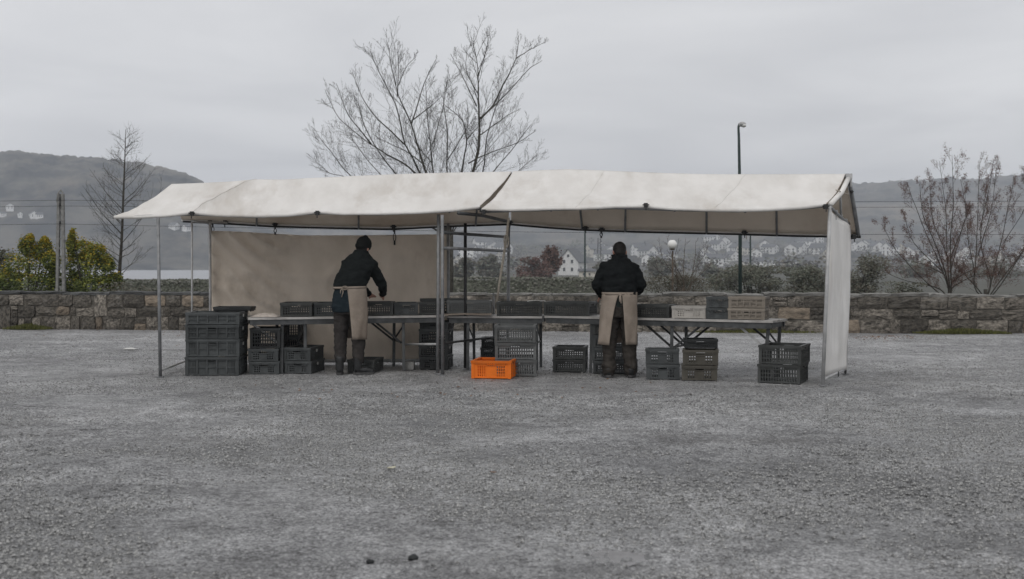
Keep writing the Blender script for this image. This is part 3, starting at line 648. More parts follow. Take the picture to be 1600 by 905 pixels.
# ------------------------------------------------------------------ tables
TZ = 0.72
TLa, TLb = (388, 15.30), (697, 16.05)
TMa, TMb = (699, 16.02), (848, 15.86)
TRa, TRb = (850, 15.84), (1207, 14.45)
def table(name, label, A, B, depth, trestles, brace_m='dark_steel', z=TZ, back_ext=0.0):
    a = P(A[0], HY, A[1]); b = P(B[0], HY, B[1]); a.z = b.z = 0
    ux = (b - a); L_ = ux.length; ux.normalize(); uy = Vector((-ux.y, ux.x, 0))
    t = thing(name, label, 'table', ((a + b) / 2 + uy * depth / 2))
    R = Matrix.Rotation(atan2(ux.y, ux.x), 3, 'Z')
    W = lambda s_, v, h: a + ux * s_ + uy * v + Vector((0, 0, h))
    nb = 4; bw = depth / nb
    for k in range(nb):
        q = MB(); q.box(W(L_ / 2 + random.uniform(-.01, .01), bw * (k + .5), z - 0.014 + random.uniform(-.002, .0015)), (L_, bw - 0.006, 0.028), R); o = q.build('board', M['table_top'], t)
    q = MB()
    q.box(W(L_ / 2, 0.035, z - 0.063), (L_ - .04, 0.03, 0.066), R); q.box(W(L_ / 2, depth - .035, z - 0.063), (L_ - .04, 0.03, 0.066), R)
    for s_ in (0.05, L_ * .5, L_ - .05): q.box(W(s_, depth / 2, z - 0.064), (0.03, depth - .12, 0.055), R)
    q.build('under_frame', M['table_steel'], t)
    for px, lean, bl, br in trestles:
        d = inv_d(px, A, B); s_ = (P(px, HY, d) - P(A[0], HY, A[1])).dot(ux)
        top = z - 0.097
        for v in (0.07, depth - .07):
            q = MB(); q.bar(W(s_, v, top), W(s_ - lean, v - (.03 if v < .2 else -.03), 0.0), 0.038, 0.028); q.build('leg', M['table_steel'], t)
        q = MB(); q.bar(W(s_ - lean * .45, .085, .36), W(s_ - lean * .45, depth - .085, .36), 0.02); q.build('stretcher', M[brace_m], t)
        q = MB(); q.bar(W(s_, .09, .58), W(s_, depth - .09, .38), 0.016); q.build('brace', M[brace_m], t)
        for sgn, on in ((-1, bl), (1, br)):
            if on:
                for v, mm in ((0.11, on), (depth - .12, 'dark_steel')):
                    q = MB(); q.bar(W(s_ + sgn * .02, v, .36), W(s_ + sgn * .36, v, top + .01), 0.018, 0.026); q.build('brace', M[mm], t)
    return t, W, L_
tabL, WLt, _ = table('trestle_table', 'left trestle table with a worn grey top, standing in front of the brown back cloth', TLa, TLb, 0.74, [(442, .01, 'galv_light', 0), (478, .0, 0, 0), (632, 0, 'dark_steel', 0)])
tabM, WMt, _ = table('trestle_table', 'short middle trestle table between the two stall halves, over the tall grey crate stack', TMa, TMb, 0.62, [(730, 0, 0, 0), (838, 0, 0, 0)], z=0.712)
tabR, WRt, _ = table('trestle_table', 'long right trestle table ending short of the white side strip', TRa, TRb, 0.66, [(921, .0, 0, 'table_steel'), (1047, .0, 'dark_steel', 'table_steel'), (1198, .05, 'galv_light', 0)])
# warped plank
q = MB(); rows = []
for i in range(13):
    u = i / 12; px = lerp(694, 768, u); d = inv_d(px, TMa, TMb) - .02; zc_ = .722 + .020 * u + .008 * sin(u * 5)
    c = P(px, HY, d); c.z = zc_; rows.append([c + Vector((0, -.05, -.008)), c + Vector((0, -.05, .010)), c + Vector((0, .11, .010)), c + Vector((0, .11, -.008))])
q.grid(rows, close=True); q.f += [(0, 1, 2, 3), (51, 50, 49, 48)]; q.mi += [0, 0]
tag(q.build('plank', M['wood_plank']), 'warped brown plank lying along the front of the middle table', 'plank')

# ------------------------------------------------------------------ crates
crate_cache = {}
def crate_meshes(w_, dp, h, style, mname):
    key = (round(w_, 2), round(dp, 2), round(h, 3), style, mname)
    if key in crate_cache: return crate_cache[key]
    w_, dp, h = key[:3]; m = MB(); t = 0.010
    def wall_(L_, side):
        ang = [0, pi / 2, pi, 3 * pi / 2][side]; off = (dp / 2 if side % 2 == 0 else w_ / 2) - 0.012
        R = Matrix.Rotation(ang, 3, 'Z')
        def bx(x0, x1, z0, z1, th=t, o=0.0): m.box(R @ Vector(((x0 + x1) / 2, -off + o, (z0 + z1) / 2)), (x1 - x0, th, z1 - z0), R)
        hl = L_ / 2 - 0.03; zb, zt = 0.022, h - 0.028
        bx(-hl, hl, 0.006, zb, 0.016, -.002)
        def perf(x0, x1, z0, z1, cols_, rws):
            for i in range(cols_ + 1):
                xx = lerp(x0, x1, i / cols_); bx(xx - .0055, xx + .0055, z0, z1)
            for k in range(rws + 1):
                zz = lerp(z0, z1, k / rws); bx(x0, x1, zz - .005, zz + .005, t - .003)
        hz = zt - 0.030; hw = 0.062
        if style == 'lattice':
            n_ = max(6, int(2 * hl / 0.030)); nr = max(3, int((hz - zb) / .036))
            perf(-hl, hl, zb, hz, n_, nr); bx(-hl, -hw, hz + .006, zt, t + .002); bx(hw, hl, hz + .006, zt, t + .002)
        elif style == 'panel':
            a = hl * 0.80; c_ = hl * 0.30
            bx(-hl, -a - .006, zb, zt); bx(a + .006, hl, zb, zt); bx(-c_ + .006, c_ - .006, zb, hz, t)
            nn_ = max(3, int((a - c_) / .026)); nr = max(3, int((hz - zb) / .034))
            perf(-a, -c_, zb, hz, nn_, nr); perf(c_, a, zb, hz, nn_, nr)
            bx(-a + .0, -hw, hz + .006, zt, t + .002); bx(hw, a, hz + .006, zt, t + .002)
        else:                                  # ribbed
            bx(-hl, hl, zb, hz, 0.006, 0.006); bx(-hl, -hw, hz + .001, zt, .006, .006); bx(hw, hl, hz + .001, zt, .006, .006)
            for x in np.linspace(-hl, hl, 6): bx(x - .009, x + .009, zb + .001, zt - .001, 0.022, -.002)
            zm = lerp(zb, zt, .45); bx(-hl, hl, zm - .006, zm + .006, 0.018, -.001)
            for k in (0, 4):
                x0 = lerp(-hl, hl, k / 5) + .014; x1 = lerp(-hl, hl, (k + 1) / 5) - .014
                for i in range(6): xx = lerp(x0, x1, i / 5); bx(xx - .004, xx + .004, zb + .02, zt - .03, .010, -.001)
    for s_ in range(4): wall_(w_ if s_ % 2 == 0 else dp, s_)
    for sx in (-1, 1):
        for sy in (-1, 1): m.box((sx * (w_ / 2 - .018), sy * (dp / 2 - .018), h / 2 - .01), (.036, .036, h - .022))
    m.box((0, 0, 0.008), (w_ - .05, dp - .05, 0.010))
    body = m.mesh('body', M[mname])
    m = MB(); rz = h - 0.014; rh = 0.028
    m.box((0, -dp / 2 + .013, rz), (w_ + .012, .034, rh)); m.box((0, dp / 2 - .013, rz), (w_ + .012, .034, rh))
    m.box((-w_ / 2 + .013, 0, rz), (.034, dp - .061, rh)); m.box((w_ / 2 - .013, 0, rz), (.034, dp - .061, rh))
    m.box((0, -dp / 2 - .001, h - .036), (w_ - .02, .006, .008)); m.box((0, dp / 2 + .001, h - .036), (w_ - .02, .006, .008))
    rim = m.mesh('rim', M[mname])
    m = MB(); m.box((-.062, 0, 0), (.010, .022, .036)); m.box((.062, 0, 0), (.010, .022, .036)); m.box((0, -.002, -.019), (.134, .022, .008))
    hand = m.mesh('handle', M[mname])
    crate_cache[key] = (body, rim, hand, key); return crate_cache[key]
tag_me = MB(); tag_me.box((0, 0, 0), (.003, .055, .035)); tag_me = tag_me.mesh('tag', M['tag'])
def crate(loc, yaw, w_, dp, h, style, mname, label, group=None, tagged=False):
    body, rim, hand, key = crate_meshes(w_, dp, h, style, mname)
    r = thing('crate', label, 'crate', loc, yaw, group)
    local('body', body, r); local('rim', rim, r)
    for sy, rot in ((-1, 0), (1, pi)): local('handle', hand, r, (0, sy * (key[1] / 2 - .012), key[2] - .043), (0, 0, rot))
    if tagged: local('tag', tag_me, r, (key[0] / 2 + .003, -.02, key[2] * .70))
    return r
rc = random.Random(5)
def stack(xl, xr, d, z, heights, dp, yaw, style, mname, labels, tagged=(), group=None, jig=0.012):
    """xl, xr: photo columns of the front face; heights (m) from the bottom up"""
    a = P(xl, HY, d); b = P(xr, HY, d); w_ = (b.x - a.x) / cos(yaw) if abs(yaw) > 0 else b.x - a.x
    c = (a + b) / 2; c.z = z; out = []
    for k, h in enumerate(heights):
        yw = yaw + rc.uniform(-.02, .02) * (k > 0)
        off = Vector((sin(-yw) * 1.0, cos(yw), 0)) * dp / 2
        mm = mname[k] if isinstance(mname, (list, tuple)) else mname; st = style[k] if isinstance(style, (list, tuple)) else style
        p = Vector((c.x + off.x + rc.uniform(-jig, jig) * (k > 0), c.y + off.y + rc.uniform(-jig, jig) * (k > 0), c.z))
        out.append(crate(p, yw, w_, dp, h - .004, st, mm, labels[k], group, k in tagged)); c.z += h - .002
    return out
R_ = radians
gA = 'crates in the ribbed stack at the left end'
dA = D(587)
stack(289, 373, dA, 0, [.235, .225, .185, .155], .50, 0, 'ribbed', ['cr_slate', 'cr_slate', 'cr_slate', 'cr_slate'],
      ['bottom deep ribbed crate of the big stack at the left end of the stall', 'second ribbed crate from the ground in the left end stack', 'third ribbed crate from the ground in the left end stack', 'uppermost ribbed crate of the left end stack, under the flat tray'], (1, 2, 3), gA)
pt = P(363, HY, dA + .46); crate((pt.x + .03, pt.y, .796), 0, .47,   .32, .052, 'panel', 'cr_black', 'shallow black tray resting on the rear of the left end stack')
dB = D(585)
stack(389, 436, dB, 0, [.165, .165, .26], .5, 0, ['panel', 'panel', 'lattice'], ['cr_slate', 'cr_slate', 'cr_black'], ['bottom grey crate under the left table, right beside the big ribbed stack', 'middle grey crate under the left table, carrying the tall black crate', 'tall black crate on two grey ones beside the big ribbed stack'], (), 'crates under the left table')
stack(444, 487, D(584), 0, [.165, .172], .58, R_(-8), 'panel', 'cr_slate', ['lower crate of the pair right of the first left table leg', 'upper crate of the pair right of the first left table leg'], (0, 1), 'crates under the left table')
stack(441, 472, D(572), 0, [.20, .20, .235], .34, 0, 'lattice', 'cr_black', ['black crate at the bottom of the pile hidden behind the pair by the table leg', 'black crate in the middle of the pile hidden behind the pair by the table leg', 'black crate topping the rear pile under the left table'], (), 'crates under the left table')
stack(543, 585, D(583), 0, [.172], .55, R_(-6), 'panel', 'cr_dark', ['single dark crate on the ground behind the boots of the person in the hat'], ())
stack(655, 700, D(577.5), 0, [.17, .165, .205, .10], .50, R_(-5), ['panel', 'lattice', 'lattice', 'lattice'], 'cr_black', ['bottom black crate of the pile behind the middle front posts', 'second black crate of the pile behind the middle front posts', 'third black crate of the pile behind the middle front posts', 'shallow black crate topping the pile behind the middle front posts'], (1, 2), 'crates in the black pile behind the posts')
stack(751, 775, D(574), 0, [.135, .135, .135], .35, 0, 'lattice', 'cr_black', ['bottom crate of the small black stack behind the orange crate', 'middle crate of the small black stack behind the orange crate', 'top crate of the small black stack behind the orange crate'], (), 'crates in the small black stack')
stack(774, 838, D(588), 0, [.205, .215, .22], .50, R_(-2), 'lattice', 'cr_grey', ['bottom mid grey lattice crate of the tall stack, half hidden by the orange crate', 'middle mid grey lattice crate of the tall stack behind the orange crate', 'top mid grey lattice crate of the tall stack under the middle table'], (2,), 'crates in the tall mid grey stack')
stack(736, 798.5, D(592), 0, [.222], .56, R_(-9), 'panel', 'cr_orange', ['bright orange plastic crate on the ground in front of the grey stack'])
stack(864, 914, D(581.5), 0, [.165, .165], .42, R_(-8), 'lattice', 'cr_dark', ['lower dark crate of the pair left of the right table front leg', 'upper dark crate of the pair left of the right table front leg'], (), 'crates in the pair under the right table')
stack(927, 994, D(584), 0, [.165, .165, .165], .40, R_(-8), 'lattice', 'cr_slate', ['bottom slate crate of the stack behind the bareheaded person', 'second slate crate from the ground behind the bareheaded person', 'third slate crate from the ground behind the bareheaded person'], (), 'crates behind the bareheaded person')
stack(926, 956, D(583), .492, [.135], .36, R_(-8), 'lattice', 'cr_dark', ['narrow dark crate topping the stack behind the bareheaded person'])
stack(1010, 1062, D(593), 0, [.185, .185], .34, R_(-6), 'panel', 'cr_slate', ['lower slate blue crate just right of the bareheaded person', 'upper slate blue crate just right of the bareheaded person'], (), 'crates under the right table')
stack(1066, 1120, D(595), 0, [.185, .185], .36, R_(-8), 'panel', 'cr_olive', ['lower olive brown crate under the right table', 'upper olive brown crate under the right table'], (), 'crates under the right table')
stack(1070, 1121, D(592), .369, [.115], .36, R_(-6), 'panel', 'cr_black', ['black crate lying on top of the olive brown pair'])
stack(1186, 1247, D(599.5), 0, [.225, .225], .58, R_(-23), 'lattice', 'cr_dark', ['lower dark lattice crate of the pair at the right table end', 'upper dark lattice crate of the pair at the right table end'], (), 'crates at the right table end')
# on the tables
def tl(px): return inv_d(px, TLa, TLb) + .06
def tm(px): return inv_d(px, TMa, TMb) + .05
def tr(px): return inv_d(px, TRa, TRb) + .06
gt = 'crates set out on the tables'
ty = radians(8); tyr = radians(-20)
Z1 = TZ + .003
stack(438, 487, tl(462), Z1, [.18], .56, R_(2), 'lattice', 'cr_dark', ['leftmost dark crate on the left table, clear of the person'], (), gt)
stack(491, 545, tl(522), Z1, [.175], .56, R_(2), 'lattice', 'cr_slate', ['crate on the left table half hidden by the person in the hat'], (), gt)
stack(566, 614, tl(590), Z1, [.178], .50, R_(3), 'lattice', 'cr_dark', ['crate on the left table that the person in the hat has his hands in'], (), gt)
stack(616, 653, tl(640), Z1, [.165], .50, R_(4), 'panel', 'cr_slate', ['narrow slate crate on the left table, second right of the person in the hat'], (), gt)
stack(655, 694, tl(675), Z1, [.17], .30, R_(4), 'lattice', 'cr_dark', ['dark crate at the right end of the left table beside the front posts'], (), gt)
stack(657, 729, tl(690) + .37, Z1, [.205], .28, R_(4), 'lattice', 'cr_dark', ['crate standing up behind the others at the right end of the left table'], (), gt)
Z2 = .712 + .018
stack(698, 768, tm(733) + .08, Z2 + .012, [.17], .36, 0, 'lattice', 'cr_grey', ['see-through lattice crate on the left half of the middle table'], (), gt)
stack(776, 846, tm(812), .715, [.185], .40, R_(-3), 'lattice', 'cr_dark', ['crate on the right half of the middle table above the tall grey stack'], (), gt)
stack(850, 919, tr(884), Z1, [.185], .40, tyr, 'lattice', 'cr_dark', ['leftmost crate on the right table, left of the bareheaded person'], (), gt)
stack(988, 1044, tr(1016), Z1, [.165], .40, tyr, 'lattice', 'cr_dark', ['dark crate on the right table between the bareheaded person and the white crate'], (), gt)
stack(1051, 1101, tr(1076), Z1, [.155], .36, tyr, 'panel', 'cr_white', ['off white plastic crate on the right table'])
stack(1104, 1137, tr(1120), Z1, [.138, .138], .36, tyr, 'panel', 'cr_slate', ['lower slate box of the pair on the right table beside the white crate', 'upper slate box of the pair on the right table beside the white crate'], (), 'slate boxes on the right table')
stack(1139, 1193, tr(1166), Z1, [.142, .142], .34, tyr, 'ribbed', 'cr_tan', ['lower tan crate of the pair at the right end of the table', 'upper tan crate of the pair at the right end of the table'], (), 'tan crates on the right table')

# small things about the tables
def crumple(name, label, cat, c, sx, sy, sz, m, seed):
    q = MB(); rows = []
    for k in range(9):
        for_row = []
        for i in range(15):
            u, v = i / 14 * 2 - 1, k / 8 * 2 - 1; e = max(0, 1 - (u * u) ** 1.5) * max(0, 1 - (v * v) ** 1.5)
            for_row.append(Vector(c) + Vector((u * sx, v * sy, 0.004 + sz * e * (.55 + .6 * abs(nz(u * 3 + seed, v * 3, seed))))))
        rows.append(for_row)
    q.grid(rows); return tag(solid(q.build(name, M[m]), .002), label, cat)
c = P(412, HY, tl(412)); crumple('plastic_bag', 'crumpled pale plastic bag on the left end of the left table', 'bag', (c.x, c.y + .12, TZ), .17, .14, .055, 'bag', 2)
c = P(848, HY, tm(840)); q = MB(); rows = []
for i in range(9):
    u = i / 8; rows.append([Vector((c.x - .2 + u * .24, c.y + v * .22 + .04, .902 + .014 * sin(u * 3) * (1 - v * .5) + .004 * v)) for v in (0, .5, 1)])
q.grid(rows); tag(solid(q.build('sheet', M['tag'], smooth=True), .002), 'pale sheet lying across the two crates beside the middle joint', 'sheet')
c = G(640, 577)
q = MB(); 
for dxx in (-.035, .035): q.box((c.x + dxx, c.y, .05), (.05, .19, .1))
q.box((c.x, c.y - .08, .05), (.02, .03, .1)); q.box((c.x, c.y + .08, .05), (.02, .03, .1))
tag(q.build('concrete_block', M['concrete']), 'grey concrete block at the foot of the left table leg', 'block')

# ------------------------------------------------------------------ people
def bake(mb_, m, vox, it=6, disp=0.0, fr=9.0, seed=0, name='body'):
    me = mb_.mesh('raw', m); o = bpy.data.objects.new('raw', me); COL.objects.link(o)
    a = o.modifiers.new('a', 'REMESH'); a.mode = 'VOXEL'; a.voxel_size = vox
    b = o.modifiers.new('b', 'SMOOTH'); b.factor = 0.5; b.iterations = it
    bpy.context.view_layer.update(); dg = bpy.context.evaluated_depsgraph_get()
    r = bpy.data.meshes.new_from_object(o.evaluated_get(dg)); r.name = name
    bpy.data.objects.remove(o); bpy.data.meshes.remove(me)
    if disp:
        nn_ = [v.normal.copy() for v in r.vertices]
        for v, n_ in zip(r.vertices, nn_):
            c = v.co; k = nz(c.x * fr + seed, c.y * fr, c.z * fr * 1.7) + 0.6 * nz(c.x * fr * 2.3, c.y * fr * 2.3 + seed, c.z * fr * 3.4)
            v.co = c + n_ * disp * k
    r.polygons.foreach_set('use_smooth', [True] * len(r.polygons)); r.update(); return r
def loft(mb_, secs, n=24):
    rows = [[(cx + rx * cos(2 * pi * j / n), cy + ry * sin(2 * pi * j / n), z) for j in range(n)] for cx, cy, z, rx, ry in secs]
    o = len(mb_.v); mb_.grid(rows, close=True); k = len(secs) - 1
    mb_.f += [tuple(o + j for j in reversed(range(n))), tuple(o + k * n + j for j in range(n))]; mb_.mi += [0, 0]
def hand(mb_, wr, dr, pn, curl):
    """palm with four bent fingers of unequal length and a thumb leaving its side; pn is where the palm faces, the thumb sits on side sd"""
    wr = Vector(wr); dr = Vector(dr).normalized(); pn = Vector(pn); pn = (pn - dr * pn.dot(dr)).normalized(); sd = dr.cross(pn)
    for s_ in (-.028, -.01, .01, .028): mb_.limb(wr + dr * .012 + sd * s_ * .6, .019, wr + dr * .082 + sd * s_, .0135, 8)
    for s_, L_, fan in ((-.031, .060, -.16), (-.0105, .074, -.05), (.0105, .079, .05), (.031, .070, .16)):
        p = wr + dr * .086 + sd * s_; d = (dr + sd * fan).normalized(); r = .0092
        for k in range(3):
            ax = sd; d = (Matrix.Rotation(-curl * (0.7 + .25 * k), 3, ax) @ d).normalized()
            if d.dot(pn) < -0.2: d = -d
            q_ = p + d * L_ * (.44, .32, .24)[k]; mb_.limb(p, r, q_, r * .92, 8); p = q_; r *= .92
    p = wr + dr * .028 + sd * .030; d = (dr * .75 + sd * .8 + pn * .35).normalized()
    q_ = p + d * .045; mb_.limb(p, .0135, q_, .011, 8); d2 = (d + dr * .5 + pn * .2).normalized(); mb_.limb(q_, .011, q_ + d2 * .032, .009, 8)
def head_shapes(mb_, c, R):
    T = lambda x, y, z: Vector(c) + R @ Vector((x, y, z))
    mb_.ell(T(0, -.012, .025), (.076, .095, .092), 16, 12, R); mb_.ell(T(0, .03, -.045), (.055, .062, .068), 14, 10, R)
    mb_.limb(T(0, .095, -.005), .011, T(0, .108, -.035), .014, 8)                      # nose
    mb_.limb(T(-.018, .088, -.068), .008, T(.018, .088, -.068), .008, 8)               # lips
    mb_.limb(T(-.03, .078, .018), .012, T(.03, .078, .018), .012, 8)                   # brow
    for s_ in (-1, 1): mb_.ell(T(s_ * .080, -.008, -.012), (.011, .022, .032), 10, 8, R @ Matrix.Rotation(s_ * .3, 3, 'Z'))
    return T
def apron_sheet(secs, lo, hi, n=44, seed=0):
    rows = []
    for k, (z, cx, cy, a, b) in enumerate(secs):
        f0, f1 = lo[k], 2 * pi - hi[k]; row = []
        for i in range(n + 1):
            f = lerp(f0, f1, i / n); w_ = 1 + (0.05 * sin(f * 5 + seed) + 0.03 * sin(f * 11 + seed * 2 + k * .4)) * (k / len(secs)) + .03 * nz(f * 4, k * .5, seed) + .02 * (1 - abs(nz(f * 3 + k * .3, k * .35, seed + 5))) ** 6
            row.append(Vector((cx + a * w_ * sin(f), cy - b * w_ * cos(f), z + .004 * sin(f * 3))))
        rows.append(row)
    m = MB(); m.grid(rows); return m
def boot(heel, toe_dir, m_mb, s_mb, hgt=.17):
    h = Vector(heel); d = Vector(toe_dir).normalized()
    m_mb.limb(h + Vector((0, 0, hgt)), .056, h + Vector((0, 0, .075)), .052, 12)
    m_mb.limb(h + Vector((0, 0, .055)), .043, h + d * .10 + Vector((0, 0, .052)), .046, 12)
    m_mb.limb(h + d * .10 + Vector((0, 0, .05)), .046, h + d * .175 + Vector((0, 0, .042)), .038, 12)
    sd = Vector((-d.y, d.x, 0)); rows = []
    for z in (0.001, 0.028):
        row = []
        for i in range(20):
            a = 2 * pi * i / 20; L_ = .138; wv = .048 * (1 + .12 * cos(a)); row.append(h + d * (.075 + L_ * cos(a)) + sd * wv * sin(a) + Vector((0, 0, z)))
        rows.append(row)
    s_mb.grid(rows, close=True); k = len(s_mb.v); s_mb.f += [tuple(k - 40 + j for j in reversed(range(20))), tuple(k - 20 + j for j in range(20))]; s_mb.mi += [0, 0]
def sol(me, name, parent, th):
    o = local(name, me, parent); solid(o, th); return o

def person_hat():
    o = G(550, 585); o.z = 0
    p = thing('person', 'person in a dark knit hat and beige apron, working at the left table', 'person', o)
    hc = (.125, .155, 1.60); RH = Euler((radians(-22), radians(6), radians(-28))).to_matrix()
    rw, lw = Vector((.345, .43, 1.01)), Vector((.17, .46, 1.0))
    b = MB(); T = head_shapes(b, hc, RH)
    b.limb((.105, .11, 1.45), .056, (.12, .135, 1.56), .054)
    loft(b, [(-.03, 0, .86, .15, .105), (-.025, 0, 1.0, .155, .11), (-.01, .01, 1.12, .15, .105), (.03, .04, 1.26, .175, .115), (.075, .075, 1.38, .16, .10), (.095, .10, 1.44, .08, .07)])
    b.limb((.225, .085, 1.385), .050, (.35, .20, 1.14), .038); b.limb((.35, .20, 1.14), .037, rw, .028)
    b.limb((-.05, .10, 1.375), .050, (.0, .29, 1.145), .038); b.limb((.0, .29, 1.145), .037, lw, .028)
    for hx, kx, ax in ((-.12, -.145, -.15), (.055, .08, .085)):
        b.limb((hx, 0, .88), .088, (kx, .02, .48), .057); b.limb((kx, .02, .48), .056, (ax, -.01, .09), .038)
    hand(b, rw, (-.12, .62, -.62), (-.75, .1, -.5), .42); hand(b, lw, (.55, .62, -.35), (.2, .2, -.9), .35)
    local('body', bake(b, M['skin'], .006, 3), p)
    for s_ in (-1, 1):
        e = MB(); e.ell(T(s_ * .03, .080, -.002), .0115, 10, 8); local('eye', e.mesh('eye', M['eye'], smooth=True), p)
    h = MB(); h.ell(Vector(hc) + RH @ Vector((0, -.025, -.01)), (.083, .080, .075), 16, 10, RH); local('hair', bake(h, M['hair'], .008, 2, .002, 40), p)
    h = MB(); c_ = Vector(hc) + RH @ Vector((0, -.012, .050)); h.ell(c_, (.096, .112, .100), 18, 12, RH); h.ell(c_ + RH @ Vector((0, -.042, -.05)), (.080, .080, .058), 16, 10, RH); h.limb(c_ + RH @ Vector((0, -.01, .070)), .045, c_ + RH @ Vector((0, -.016, .098)), .02)
    rows = MB(); q = [c_ + RH @ Vector((.094 * cos(t), -.002 + .109 * sin(t), -.050 + .02 * sin(t))) for t in np.linspace(0, 2 * pi, 25)]; h.tube([c_ + (v_ - c_) * .97 for v_ in q], .006, 8)
    hat_o = local('hat', bake(h, M['hat'], .006, 3, .0025, 28), p)
    j = MB()
    loft(j, [(-.03, -.005, 1.075, .20, .15), (-.022, 0, 1.13, .212, .158), (0, .015, 1.22, .218, .162), (.04, .045, 1.30, .222, .158), (.072, .07, 1.37, .225, .15), (.078, .082, 1.43, .215, .138), (.083, .095, 1.485, .165, .118), (.09, .11, 1.53, .105, .10), (.10, .125, 1.575, .082, .092)])
    j.limb((.225, .085, 1.385), .088, (.35, .20, 1.14), .070); j.limb((.355, .20, 1.14), .066, rw + Vector((.003, -.03, .01)), .050)
    j.limb((-.05, .10, 1.375), .088, (.0, .29, 1.145), .070); j.limb((.0, .29, 1.145), .066, lw + Vector((-.02, -.02, .015)), .050)
    local('jacket', bake(j, M['jacket_green'], .008, 4, .015, 9, 3), p)
    s_ = MB(); loft(s_, [(-.045, -.01, .785, .205, .15), (-.045, -.012, .86, .215, .16), (-.035, -.01, .97, .205, .155), (-.03, -.005, 1.10, .192, .142)]); local('shirt', bake(s_, M['shirt_teal'], .01, 5, .009, 9, 8), p)
    t = MB(); loft(t, [(-.035, -.005, .76, .185, .135), (-.035, -.005, .86, .185, .14), (-.03, 0, 1.0, .17, .125)])
    for hx, kx, ax in ((-.125, -.145, -.148), (.06, .08, .082)):
        t.limb((hx, 0, .82), .108, (kx, .015, .48), .090); t.limb((kx, .015, .48), .090, (ax, -.01, .235), .076)
        t.limb((ax, -.01, .235), .077, (ax + .004, -.008, .205), .075)
    local('trousers', bake(t, M['trousers'], .009, 4, .011, 10, 1), p)
    bt, sl = MB(), MB(); boot((-.15, -.045, 0), (-.12, 1, 0), bt, sl, .20); bo = local('boot', bake(bt, M['boot'], .007, 4, .002, 20), p); local('sole', sl.mesh('sole', M['sole']), bo)
    bt, sl = MB(), MB(); boot((.075, -.03, 0), (.95, .32, 0), bt, sl, .20); bo = local('boot', bake(bt, M['boot'], .007, 4, .002, 20), p); local('sole', sl.mesh('sole', M['sole']), bo)
    secs = [(lerp(1.10, .445, k / 14), lerp(-.028, -.024, k / 14), lerp(-.005, .015, k / 14), lerp(.207, .208, k / 14) + .012 * sin(pi * k / 14), lerp(.160, .185, k / 14)) for k in range(15)]
    lo = [math.asin(max(-1, min(1, (lerp(-.045, .02, (k / 14) ** .7) + .028) / secs[k][3]))) for k in range(15)]
    ap = sol(apron_sheet(secs, lo, [pi * .66] * 15, seed=1).mesh('apron', M['apron'], smooth=True), 'apron', p, .004)
    wb = MB(); rows = []
    for dz, g_ in ((-.012, 1.015), (.014, 1.02)): rows.append([Vector((-.028 + .209 * g_ * cos(t), -.005 + .162 * g_ * sin(t), 1.098 + dz + .005 * cos(t))) for t in np.linspace(0, 2 * pi, 40)])
    wb.grid(rows); o2 = local('waistband', wb.mesh('waistband', M['apron'], smooth=True), ap); solid(o2, .005)
    kn = MB(); q = Vector((-.10, -.163, 1.095)); kn.ell(q, (.016, .012, .014), 8, 6)
    kn.tube([q, q + Vector((.012, -.012, -.05)), q + Vector((-.006, -.012, -.115))], .0065, 6); kn.tube([q, q + Vector((-.018, -.014, -.03)), q + Vector((-.022, -.012, -.07))], .0065, 6)
    kn.tube([q + Vector((.035 * (1 - cos(t)), -.012, .022 * sin(t))) for t in np.linspace(0, 6.28, 12)], .006, 5)
    local('apron_string', kn.mesh('apron_string', M['apron'], smooth=True), ap)
person_hat()

